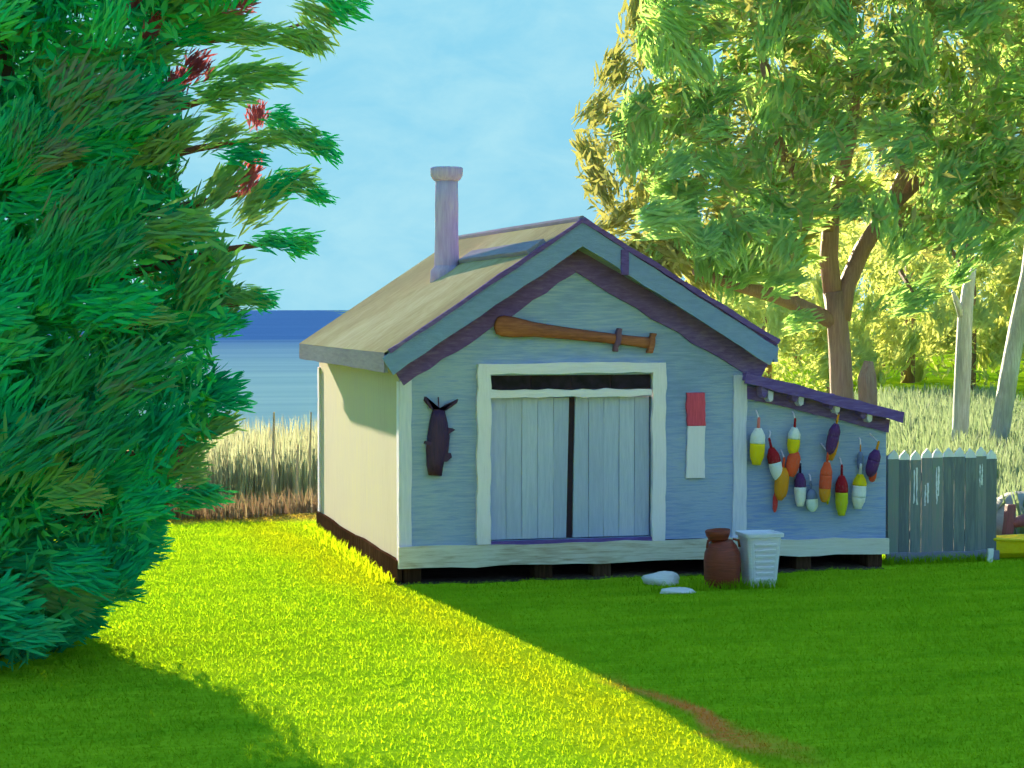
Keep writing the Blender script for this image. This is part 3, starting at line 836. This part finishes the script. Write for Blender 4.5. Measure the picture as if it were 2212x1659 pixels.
def pad_mesh(name, seed, nb=150, W_=.5, T_=.22, bend=.12, mat=None):
    """a spray of narrow leaves combed one way like the hairs of a brush, one metre long, loose at its rim"""
    rg = np.random.RandomState(seed)
    V, F = [], []
    for b in range(nb):
        while True:
            x, y, z = rg.normal(0, .42), rg.normal(0, .42), rg.normal(0, .45)
            if x * x + y * y + .5 * z * z < 1.15: break
        ln = rg.uniform(.16, .36)
        w_ = rg.uniform(.012, .024)
        a = rg.normal(0, .22) + y * .35
        rise = rg.normal(0, .25)
        cx, cy, cz = x * .42, y * W_ * .5 + bend * x * x, z * T_ * .5
        dx, dy, dz = math.cos(a) * ln, math.sin(a) * ln, rise * ln
        ro = rg.uniform(-.9, .9)
        nx_, ny_, nz_ = -math.sin(a) * math.cos(ro), math.cos(a) * math.cos(ro), math.sin(ro)
        base = len(V)
        for t, k in ((-.5, .25), (-.1, 1.0), (.25, .85), (.5, .1)):
            sag = -.12 * ln * (t + .5) ** 2
            px, py, pz = cx + dx * t, cy + dy * t, cz + dz * t + sag
            V.append((px - nx_ * w_ * k, py - ny_ * w_ * k, pz - nz_ * w_ * k))
            V.append((px + nx_ * w_ * k, py + ny_ * w_ * k, pz + nz_ * w_ * k))
        for i in range(3):
            F.append((base + 2 * i, base + 2 * i + 1, base + 2 * i + 3, base + 2 * i + 2))
    me = bpy.data.meshes.new(name)
    me.from_pydata(V, [], F)
    if mat: me.materials.append(M[mat])
    me.update()
    return me
PADS = {}
def pad(matname, parent, pos, size, direction, rng, name='leaf_clump', roll=None):
    """one leaf clump: long axis along `direction`, flat side roughly towards where its tree is seen from or away from the trunk"""
    key = (matname, rng.randrange(4))
    if key not in PADS:
        PADS[key] = pad_mesh('leaf_clump_' + matname, 100 + key[1] * 7 + len(PADS), mat=matname, W_=.52 + .12 * (key[1] % 3), bend=(.1, -.12, .16, -.06)[key[1]])
    o = bpy.data.objects.new(name, PADS[key])
    COL.objects.link(o)
    x = Vector(direction).normalized()
    z = Vector((rng.uniform(-.5, .5), rng.uniform(-1, -.3), rng.uniform(-.2, .7)))
    y = z.cross(x).normalized()
    z = x.cross(y)
    rot = Matrix((x, y, z)).transposed().to_4x4()
    o.parent = parent
    o.matrix_local = Matrix.Translation(Vector(pos) - origin(parent)) @ rot @ Matrix.Diagonal((size, size * rng.uniform(.8, 1.15), size * rng.uniform(.8, 1.2), 1))
    return o
def loose_leaves(name, pts, size, mat, parent, seed, aspect=.24, up=.2):
    """many single leaves, one bent face each, around the given points"""
    rg = np.random.RandomState(seed)
    P = np.asarray([tuple(Vector(p) - origin(parent)) for p in pts], dtype=np.float32)
    n = len(P)
    a = rg.normal(size=(n, 3)); a /= np.linalg.norm(a, axis=1)[:, None]
    b = rg.normal(size=(n, 3)); b -= a * (a * b).sum(1)[:, None]; b /= np.linalg.norm(b, axis=1)[:, None]
    s = (size * rg.uniform(.6, 1.4, size=n))[:, None]
    c = np.cross(a, b)
    v = np.stack([P - a * s * .5, P + b * s * aspect * .5 + c * s * .08, P + a * s * .5, P - b * s * aspect * .5 + c * s * .08], axis=1).reshape(-1, 3)
    f = np.arange(n * 4, dtype=np.int32).reshape(-1, 4)
    return npmesh(name, v, f, M[mat], parent)
def inside(poly, x, y):
    r_ = False
    n = len(poly)
    for i in range(n):
        x1, y1 = poly[i]; x2, y2 = poly[(i + 1) % n]
        if (y1 > y) != (y2 > y) and x < (x2 - x1) * (y - y1) / (y2 - y1) + x1: r_ = not r_
    return r_

# ---- the broad tree behind the lean-to
rt_ = random.Random(21)
TY = 10.5
tb0 = at(1815, 845, TY)
tree = empty('broad_leaved_tree', (tb0.x, TY, 0), 'broad green tree with forked red-brown trunk behind the shed roof', 'tree')
def path(pts, Y):
    out = []
    for p in pts:
        out.append(at(p[0], p[1], Y + (p[2] if len(p) > 2 else 0)))
    return out
tk = [Vector((tb0.x + .1, TY, -.1))] + path([(1818, 850), (1815, 760), (1808, 690), (1800, 630)], TY)
trunk = MB().tube(tk, [.28, .22, .20, .19, .18], 10, .06, rt_).build('trunk', 'bark', tree, True)
MB().tube(path([(1802, 650), (1790, 560), (1795, 480), (1812, 400), (1840, 280), (1850, 160), (1830, 40)], TY), [.17, .16, .15, .14, .12, .09, .05], 8, .06, rt_).build('limb', 'bark', tree, True)
MB().tube(path([(1815, 690), (1828, 620), (1862, 540), (1920, 450, -.3), (1950, 380, -.5), (1965, 300, -.6), (2000, 150, -.4)], TY), [.18, .17, .15, .13, .11, .08, .05], 8, .06, rt_).build('limb', 'bark', tree, True)
MB().tube(path([(1810, 700), (1760, 675), (1680, 640, -.4), (1580, 612, -.7), (1500, 585, -.9)], TY), [.15, .14, .13, .11, .07], 8, .06, rt_).build('limb', 'bark', tree, True)
MB().tube(path([(1798, 500), (1740, 400, -.5), (1690, 330, -.8), (1660, 180, -.7), (1640, 90, -.4)], TY), [.13, .12, .11, .1, .06], 8, .06, rt_).build('limb', 'bark', tree, True)
MB().tube(path([(1840, 300), (1720, 220, .6), (1560, 200, .9), (1430, 240, .8)], TY), [.16, .13, .1, .06], 8, .06, rt_).build('limb', 'bark', tree, True)
MB().tube(path([(1930, 440, -.3), (2050, 330, .3), (2160, 250, .5)], TY), [.14, .11, .07], 8, .06, rt_).build('limb', 'bark', tree, True)
crown_poly = [(1390, -260), (1370, 20), (1320, 120), (1290, 200), (1255, 270), (1245, 360), (1270, 440), (1330, 520), (1420, 570), (1540, 590), (1640, 580), (1720, 560), (1745, 480), (1770, 450), (1800, 470), (1880, 480), (1935, 470), (2000, 560), (2060, 520), (2180, 480), (2320, 460), (2420, 200), (2420, -260)]
green_poly = [(1440, -260), (1400, 60), (1400, 200), (1345, 250), (1345, 340), (1380, 430), (1400, 530), (1480, 580), (1600, 600), (1720, 570), (1745, 480), (1770, 450), (1800, 470), (1880, 480), (1935, 470), (2000, 560), (2060, 520), (2180, 480), (2320, 460), (2420, 200), (2420, -260)]
cc = at(1830, 170, TY)
def sample_crown(n, poly, center, rad, rng, Y, shell=.0):
    out = []
    tries = 0
    while len(out) < n and tries < n * 200:
        tries += 1
        v = Vector((rng.uniform(-1, 1), rng.uniform(-1, 1), rng.uniform(-1, 1)))
        if v.length > 1 or v.length < shell: continue
        p = Vector((center.x + v.x * rad[0], center.y + v.y * rad[1], center.z + v.z * rad[2]))
        if poly is not None and not inside(poly, *proj(p)): continue
        out.append(p)
    return out
gaps = [(1870, 330, 60), (1660, 130, 30), (1800, 560, 45), (1690, 480, 26), (1960, 420, 40), (1550, 130, 36), (1880, 590, 55)]
def gapped(p, k=1.0):
    x, y = proj(p)
    return any((x - a) ** 2 + (y - b) ** 2 < (r_ * k) ** 2 for a, b, r_ in gaps)
fill = [p for p in sample_crown(12000, crown_poly, cc, (6.2, 3.2, 5.6), rt_, TY) if not (gapped(p) and rt_.random() < .85)]
crown = loose_leaves('crown', fill, .26, 'dab_ochre', tree, 3)
# leaf clumps, lighter ochre ones on the outline, green ones in front
pts = [p for p in sample_crown(52, crown_poly, cc + Vector((0, .8, 0)), (6.2, 2.2, 5.6), rt_, TY) if not gapped(p, 1.2)]
for p in pts:
    a = rt_.uniform(R(-10), R(75))
    pad('dab_ochre', tree if False else crown, p, rt_.uniform(.8, 1.25), (math.cos(a), rt_.uniform(-.3, .3), math.sin(a)), rt_)
placed = []
tries = 0
while len(placed) < 230 and tries < 20000:
    tries += 1
    x, y = rt_.uniform(1330, 2330), rt_.uniform(-160, 620)
    if not inside(green_poly, x, y): continue
    if any((x - a) ** 2 + (y - b) ** 2 < (r_ + 8) ** 2 for a, b, r_ in gaps): continue
    dep = rt_.uniform(-2.4, .6)
    if any((x - a) ** 2 + ((y - b) * 1.25) ** 2 < 29 ** 2 for a, b in placed): continue
    placed.append((x, y))
    p = at(x, y, TY + dep)
    a = rt_.choice([R(35), R(45), R(25), R(60), R(80), R(10), R(-15), R(100)]) + rt_.uniform(-.2, .2)
    pad('dab_green', crown, p, rt_.uniform(.85, 1.45), (math.cos(a), rt_.uniform(-.25, .25), math.sin(a)), rt_)
for x, y, s, a in ((1730, 690, .9, 20), (1690, 600, 1.1, 30), (1975, 645, 1.5, 28), (1960, 520, 1.3, 50), (2080, 590, .9, 35), (2150, 520, 1.1, 50)):
    p = at(x, y, TY - 1.2)
    pad('dab_green', crown, p, s, (math.cos(R(a)), 0, math.sin(R(a))), rt_)
    MB().tube([p + Vector((0, .05, .1)), at(x - 12 if x < 1900 else x - 30, y - 60, TY - .6)], [.03, .05], 5).build('twig', 'bark', tree)
for x, y, s, a in ((1330, 150, 1.1, 60), (1290, 240, 1.0, 45), (1275, 330, 1.0, 120), (1300, 400, 1.1, 115), (1340, 470, 1.2, 30), (1390, 90, 1.1, 80), (1380, 20, 1.2, 70), (1380, 540, 1.1, -30), (1345, 300, 1.0, 75), (1440, 575, 1.1, -32), (1520, 610, 1.1, -30)):
    pad('dab_ochre', crown, at(x, y, TY + .2), s, (math.cos(R(a)), .1, math.sin(R(a))), rt_)
# broken stump beside the trunk
sp_ = at(1875, 860, TY - .8)
stump = MB().tube([(sp_.x, sp_.y, -.1), (sp_.x, sp_.y, sp_.z), at(1872, 815, TY - .8), at(1876, 780, TY - .8)], [.2, .17, .16, .08], 9, .1, rt_).build('broken_trunk', 'bark', loc=(sp_.x, sp_.y, 0))
tag(stump, 'short broken red-brown trunk beside the forked tree, behind the lean-to', 'tree stump')

# ---- yellow-green trees standing further back
rb = random.Random(77)
backs = [(1480, 36, 2.6, 4.6, 'low yellow-green tree peeping over the right roof slope'), (1650, 44, 3.6, 6.0, 'pale yellow-green tree seen under the long left limb of the forked tree'),
         (1800, 40, 3.4, 8.0, 'yellow-green tree directly behind the forked trunk'), (1960, 46, 3.8, 8.6, 'yellow-green tree left of the bare pale trunk'),
         (2090, 40, 3.6, 8.8, 'yellow-green tree behind the bare pale trunk'), (2230, 46, 4.2, 9.4, 'yellow-green tree at the right edge behind the leaning trunk'),
         (2360, 38, 3.6, 8.8, 'yellow-green tree cut by the right edge of the picture'),
         (1560, 60, 4.4, 9.0, 'far yellow-green tree between the roof ridge and the forked tree'), (1720, 64, 5.2, 15.5, 'tall far tree behind the left half of the forked tree'),
         (1900, 60, 5.2, 17.0, 'tallest far tree, rising behind the forked trunk'), (2080, 66, 5.4, 17.5, 'tall far tree rising above the bare pale trunk'), (2250, 60, 5.2, 17.0, 'tall far tree rising above the leaning trunk')]
for i, (x, Y, rad, hgt, lab) in enumerate(backs):
    b = at(x, 860, Y)
    z0 = land(b.x, Y)
    t = empty('background_tree', (b.x, Y, z0), lab, 'tree', 'yellow-green trees behind the shed')
    MB().tube([(b.x, Y, z0 - .2), (b.x + .1, Y, z0 + hgt * .35), (b.x - .05, Y, z0 + hgt * .7)], [.26, .2, .1], 8, .06, rb).build('trunk', 'bark', t, True)
    c = Vector((b.x, Y, z0 + hgt * .52))
    f = sample_crown(2600, None, c, (rad, rad * .8, hgt * .52), rb, Y)
    cr = loose_leaves('crown', f, .34, 'dab_lime', t, 40 + i)
    for p in sample_crown(34, None, c, (rad, rad * .85, hgt * .5), rb, Y, .45):
        a = rb.uniform(R(20), R(100))
        pad('dab_lime', cr, p, rb.uniform(1.2, 2.0), (math.cos(a), rb.uniform(-.3, .3), math.sin(a)), rb)

# ---- two pale trunks beyond the fence
pt = empty('bare_trunk', (at(2072, 950, 14).x, 14, 0), 'bare pale grey trunk standing upright behind the fence', 'tree')
MB().tube([(at(2072, 950, 14).x, 14, -.1)] + path([(2074, 940), (2080, 800), (2085, 690), (2092, 620), (2104, 578)], 14), [.17, .165, .16, .15, .12, .05], 10, .07, rb).build('trunk', 'pale_bark', pt, True)
MB().tube(path([(2080, 690), (2066, 650, -.1), (2058, 630, -.1)], 14), [.08, .06, .03], 6, .05, rb).build('broken_limb', 'pale_bark', pt, True)
lb = at(2150, 960, 13)
lt = empty('leaning_trunk', (lb.x - .2, 13, 0), 'pale grey trunk leaning right beyond the end of the fence', 'tree')
MB().tube([(lb.x - .2, 13, -.1)] + path([(2160, 940), (2178, 820), (2200, 700), (2222, 590), (2235, 470), (2225, 330), (2212, 210), (2205, 100)], 13), [.2, .19, .18, .17, .15, .13, .11, .08, .05], 10, .07, rb).build('trunk', 'pale_bark', lt, True)
for k, (a, b_) in enumerate((((2228, 560), (2300, 420)), ((2228, 400), (2150, 300)))):
    MB().tube(path([a, ((a[0] + b_[0]) / 2 + 6, (a[1] + b_[1]) / 2), b_], 13), [.1, .08, .04], 6, .05, rb).build('limb', 'pale_bark', lt, True)
for x, y, s, a in ((2300, 410, 1.1, 40), (2330, 380, 1.1, 20), (2150, 295, 1.0, 60), (2205, 95, 1.2, 70), (2190, 70, 1.0, 30)):
    pad('dab_lime', lt, at(x, y, 13), s, (math.cos(R(a)), 0, math.sin(R(a))), rb)

# ---- dark tree on the left, its boughs reaching the lawn
rl_ = random.Random(9)
LY = -3.6
lb0 = at(-130, 1400, LY)
dtree = empty('dark_tree', (lb0.x, LY, 0), 'big dark green tree filling the left side down to the lawn', 'tree')
MB().tube([(lb0.x, LY, -.1), (lb0.x + .05, LY, 1.2), (lb0.x + .2, LY, 3.0), (lb0.x + .5, LY, 5.0), (lb0.x + .8, LY, 7.0)], [.36, .28, .24, .18, .1], 10, .06, rl_).build('trunk', 'bark_dark', dtree, True)
dense = [(-420, -220), (470, -220), (560, -20), (400, 40), (350, 110), (380, 210), (400, 300), (370, 380), (440, 470), (500, 560), (480, 650), (450, 760), (470, 850), (460, 930), (390, 970), (370, 1060), (330, 1120), (310, 1180), (240, 1220), (200, 1270), (180, 1330), (120, 1390), (70, 1425), (20, 1450), (-420, 1470)]
dc = at(60, 560, LY)
fl_ = []
while len(fl_) < 26000:
    x, y = rl_.uniform(-420, 560), rl_.uniform(-220, 1450)
    if not inside(dense, x, y): continue
    fl_.append(at(x, y, LY + rl_.uniform(-1.3, 1.6)))
dcrown = loose_leaves('crown', [p for p in fl_ if p.z > .02], .2, 'dab_dark', dtree, 31)
placed = []
tries = 0
while len(placed) < 205 and tries < 30000:
    tries += 1
    x, y = rl_.uniform(-160, 560), rl_.uniform(-120, 1440)
    if not inside(dense, x, y): continue
    if any((x - a) ** 2 + ((y - b) * 1.1) ** 2 < 34 ** 2 for a, b in placed): continue
    placed.append((x, y))
    p = at(x, y, LY + rl_.uniform(-1.8, .3))
    if p.z < .1: continue
    edge = x > 300 and y < 800
    m = 'dab_olive' if (edge and rl_.random() < .55) or rl_.random() < .08 else 'dab_dark'
    a = rl_.choice([R(40), R(55), R(25), R(65), R(15)]) + rl_.uniform(-.25, .25)
    if y > 1050: a = rl_.choice([R(5), R(20), R(50), R(-10)])
    pad(m, dcrown, p, rl_.uniform(.55, .95), (math.cos(a), rl_.uniform(-.2, .2), math.sin(a)), rl_)
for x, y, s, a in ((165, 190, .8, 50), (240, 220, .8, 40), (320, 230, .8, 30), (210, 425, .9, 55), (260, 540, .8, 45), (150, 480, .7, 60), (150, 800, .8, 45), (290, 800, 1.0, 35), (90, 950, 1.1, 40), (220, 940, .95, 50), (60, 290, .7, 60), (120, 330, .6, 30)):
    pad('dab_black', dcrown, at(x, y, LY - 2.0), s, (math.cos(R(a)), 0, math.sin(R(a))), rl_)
tips = [(745, 15, .6, -12, 'dab_dark'), (690, 30, .5, -25, 'dab_olive'), (640, 85, .55, -10, 'dab_olive'), (680, 85, .5, -40, 'dab_olive'), (560, 75, .5, 5, 'dab_olive'), (490, 60, .6, 10, 'dab_olive'), (430, 20, .7, 20, 'dab_olive'),
        (590, 160, .6, 0, 'dab_olive'), (520, 175, .6, 12, 'dab_olive'), (420, 70, .45, 10, 'dab_dark'), (470, 205, .5, 10, 'dab_olive'), (610, 255, .35, -5, 'dab_dark'), (655, 295, .5, -15, 'dab_olive'), (705, 318, .4, -20, 'dab_dark'), (575, 300, .5, 15, 'dab_olive'),
        (480, 285, .5, 30, 'dab_olive'), (530, 330, .5, 0, 'dab_dark'), (650, 390, .45, 0, 'dab_olive'), (690, 420, .35, -20, 'dab_dark'), (610, 400, .5, 20, 'dab_dark'), (560, 430, .6, 40, 'dab_olive'), (480, 400, .7, 50, 'dab_olive'),
        (595, 520, .45, 0, 'dab_dark'), (650, 528, .4, -12, 'dab_dark'), (540, 640, .45, 0, 'dab_olive'), (575, 650, .3, -10, 'dab_dark'), (490, 700, .5, 20, 'dab_dark'), (495, 860, .5, 10, 'dab_dark'), (470, 920, .5, 25, 'dab_olive'),
        (410, 1000, .5, 20, 'dab_olive'), (450, 1065, .5, -5, 'dab_dark'), (400, 1080, .4, 0, 'dab_dark'), (310, 1200, .45, 5, 'dab_dark'), (260, 1270, .5, 10, 'dab_dark'), (190, 1340, .45, 0, 'dab_dark'), (160, 1360, .4, 20, 'dab_dark'), (60, 1425, .4, 30, 'dab_dark'),
        (420, 145, .45, 55, 'dab_plum'), (375, 185, .35, 70, 'dab_plum'), (557, 248, .3, 80, 'dab_plum'), (537, 378, .42, 65, 'dab_plum'), (330, 60, .3, 60, 'dab_plum'), (375, 980, .35, 75, 'dab_plum'), (290, 5, .35, 60, 'dab_plum'), (515, 5, .35, 20, 'dab_plum'), (340, 1010, .5, 45, 'dab_olive')]
for x, y, s, a, m in tips:
    p = at(x, y, LY - .5)
    pad(m, dcrown, p, s * 1.15, (math.cos(R(a)), 0, math.sin(R(a))), rl_)
low = [(-90, 1440), (-40, 1455), (0, 1448), (40, 1440), (70, 1420), (110, 1395), (150, 1370), (185, 1335), (205, 1290), (235, 1250), (275, 1215), (310, 1175), (330, 1120), (300, 1150), (250, 1190), (200, 1230), (160, 1290), (120, 1340), (70, 1380), (20, 1410), (-30, 1420)]
for x, y in low:
    for dep in (.1, .7):
        p = at(x - 10, y - 8, LY + dep)
        if p.z > .06: pad('dab_dark', dcrown, p, rl_.uniform(.55, .8), (math.cos(R(15)), rl_.uniform(-.3, .3), rl_.uniform(-.15, .35)), rl_)
# boughs that carry the outer sprays
for pts_ in ([(60, 130), (250, 110), (420, 90), (560, 80), (690, 40)], [(40, 300), (240, 250), (400, 230), (520, 190), (590, 165)], [(60, 420), (260, 360), (430, 320), (560, 300), (700, 318)],
             [(60, 560), (260, 480), (420, 440), (560, 410), (690, 415)], [(120, 640), (320, 580), (480, 540), (590, 525), (660, 530)], [(100, 760), (300, 700), (440, 670), (570, 645)], [(80, 1020), (240, 980), (360, 990), (410, 1010)], [(40, 1130), (200, 1110), (330, 1090), (450, 1068)]):
    MB().tube(path([(a, b, -.3 if i else .2) for i, (a, b) in enumerate(pts_)], LY), [.06, .045, .032, .02, .012][:len(pts_)], 6, .05, rl_).build('bough', 'bark_dark', dtree, True)

# ------------------------------------------------------------------ reeds on the marsh beyond the lawn
def blades(name, base, hgt, wid, lean, mat, seed, segs=2, comb=None):
    rg = np.random.RandomState(seed)
    B_ = np.asarray(base, dtype=np.float32)
    n = len(B_)
    h = hgt[0] + (hgt[1] - hgt[0]) * rg.random_sample(n)
    ang = rg.uniform(0, 2 * np.pi, n)
    wx, wy = np.cos(ang) * wid * .5, np.sin(ang) * wid * .5
    la = rg.uniform(0, 2 * np.pi, n)
    if comb is not None: la = np.where(rg.random_sample(n) < .5, 0, np.pi) + rg.normal(0, comb, n)
    ll = h * lean * rg.random_sample(n)
    if comb is not None: wx, wy = -np.sin(la) * wid * .5, np.cos(la) * wid * .5
    rows_ = []
    for i in range(segs):
        t = i / segs
        k = (1 - t * .5)
        cx_, cy_, cz_ = B_[:, 0] + np.cos(la) * ll * t * t, B_[:, 1] + np.sin(la) * ll * t * t, B_[:, 2] + h * t
        rows_.append(np.stack([cx_ - wx * k, cy_ - wy * k, cz_], 1)); rows_.append(np.stack([cx_ + wx * k, cy_ + wy * k, cz_], 1))
    rows_.append(np.stack([B_[:, 0] + np.cos(la) * ll, B_[:, 1] + np.sin(la) * ll, B_[:, 2] + h], 1))
    v = np.stack(rows_, 1)
    m = v.shape[1]
    idx = np.arange(n)[:, None] * m
    tris = []
    for i in range(segs - 1):
        tris += [idx + np.array([[2 * i, 2 * i + 1, 2 * i + 3]]), idx + np.array([[2 * i, 2 * i + 3, 2 * i + 2]])]
    tris.append(idx + np.array([[2 * segs - 2, 2 * segs - 1, 2 * segs]]))
    tint = np.repeat(rg.random_sample(n), m)
    return npmesh(name, v.reshape(-1, 3), np.concatenate(tris, 0), mat, None, tint)
def grassmat(name, cols, trans, tk=(1.1, 1.0, .6)):
    m, nt = newmat(name)
    g = nt.nodes.new('ShaderNodeNewGeometry')
    a = nt.nodes.new('ShaderNodeAttribute'); a.attribute_name = 'tint'
    n1 = noise(nt, mapping(nt, g.outputs['Position'], (1, 1, .3), (0, 0, 0)), .9, 3)
    fac = math_(nt, 'ADD', math_(nt, 'MULTIPLY', n1, .6), math_(nt, 'MULTIPLY', a.outputs['Fac'], .4))
    k = len(cols)
    c = ramp(nt, fac, [(.25 + .5 * i / max(1, k - 1), x) for i, x in enumerate(cols)])
    finish(nt, c, None, rough=.7, spec=.15, trans=trans, transcol=mixc(nt, 1.0, c, tk + (1,), 'MULTIPLY'))
    return m
rg = random.Random(4)
M['reed'] = grassmat('pale_reeds', [(.25, .22, .16, 1), (.34, .34, .23, 1), (.40, .42, .29, 1), (.36, .42, .25, 1)], .45, (.95, .95, .85))
M['fringe'] = grassmat('brown_dead_grass', [(.16, .10, .07, 1), (.24, .16, .10, 1), (.32, .25, .15, 1)], .25, (1, 1, .9))
M['pale_grass'] = grassmat('pale_meadow_grass', [(.18, .26, .15, 1), (.25, .32, .20, 1), (.31, .37, .24, 1)], .4, (1, 1, .8))
bs = []
for _ in range(14000):
    y = rg.uniform(20, 29)
    x = rg.uniform(-7.0, 5.5) + .16 * (y - 20)
    bs.append((x, y, land(x, y) - .05))
tag(blades('reed_bed', bs, (1.9, 2.75), .07, .18, M['reed'], 5, 3), 'pale yellow-green reeds between the lawn and the sea', 'reeds', kind='stuff')
bs = []
for _ in range(5200):
    x = rg.uniform(-7, 1.2)
    e = 8.3 + .35 * math.sin(x * .9) + .2 * math.sin(x * 2.3 + 1)
    y = e + rg.uniform(-.15, 1.6)
    bs.append((x, y, land(x, y) - .03))
tag(blades('dead_grass', bs, (.12, .5), .03, .5, M['fringe'], 6, 2), 'strip of brown dead grass along the back edge of the lawn', 'grass', kind='stuff')
bs = []
for _ in range(26000):
    y = rg.uniform(1.2, 31)
    x = rg.uniform(7.2, 15) + .40 * max(0, y - 8)
    if x < 8.6 and y < 1.6: continue
    bs.append((x, y, land(x, y) - .05))
tag(blades('meadow_grass', bs, (.5, 1.0), .09, .4, M['pale_grass'], 7, 2), 'pale meadow grass behind the fence', 'grass', kind='stuff')
# taller brown stalks
simple('stalk', [(.36, .28, .2, 1), (.46, .38, .28, 1)], .7, 4, V_)
for x, y0, y1, w_, lab in ((588, 890, 1100, .07, 'tall brown reed stalk nearest the dark tree'), (700, 0, 0, 0, ''), (697, 890, 1060, .05, 'thin brown stalk close to the shed corner'), (728 - 10, 868, 1000, .05, ''), (640, 960, 1110, .07, 'short brown stalk low in the reeds')):
    if not lab: continue
    x = x if x != 697 else 668
    p, q = at(x, y1, 19.5), at(x + 4, y0, 19.5)
    s_ = MB().tube([(p.x, p.y, land(p.x, p.y)), (p + q) / 2, q], [w_ * .5, w_ * .5, w_ * .3], 6, .05, rg).build('reed_stalk', 'stalk', loc=(p.x, p.y, land(p.x, p.y)))
    tag(s_, lab, 'reed', 'brown stalks in the reeds')

# ------------------------------------------------------------------ lawn grass
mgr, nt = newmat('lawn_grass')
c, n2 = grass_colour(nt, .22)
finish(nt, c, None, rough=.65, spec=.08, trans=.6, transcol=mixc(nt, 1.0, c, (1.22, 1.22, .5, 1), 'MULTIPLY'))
bs = []
while len(bs) < 440000:
    x, y = rg.uniform(-10, 14), rg.uniform(-11.5, 8.3)
    px, py = proj((x, y, 0))
    if px < -420 or px > 2640 or py > 1760: continue
    if -.05 < x < 6.2 and -.1 + .06 * math.sin(x * 5) + .04 * math.sin(x * 13) < y < 6.1: continue
    bs.append((x, y, -.005))
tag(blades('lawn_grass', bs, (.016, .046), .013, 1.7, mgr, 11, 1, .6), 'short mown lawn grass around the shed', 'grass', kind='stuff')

# longer grass left standing where the mower does not reach
bs = []
for _ in range(1500):
    k = rg.random()
    if k < .45: x, y = -.07 - abs(rg.gauss(0, .09)), rg.uniform(.1, 6.1)
    elif k < .8: x, y = rg.uniform(6.2, 7.65), FY - .07 - abs(rg.gauss(0, .07))
    else: x, y = rg.choice([jb.x, tb.x, p_st.x]) + rg.gauss(0, .2), jb.y - .2 - abs(rg.gauss(0, .05))
    bs.append((x, y, -.005))
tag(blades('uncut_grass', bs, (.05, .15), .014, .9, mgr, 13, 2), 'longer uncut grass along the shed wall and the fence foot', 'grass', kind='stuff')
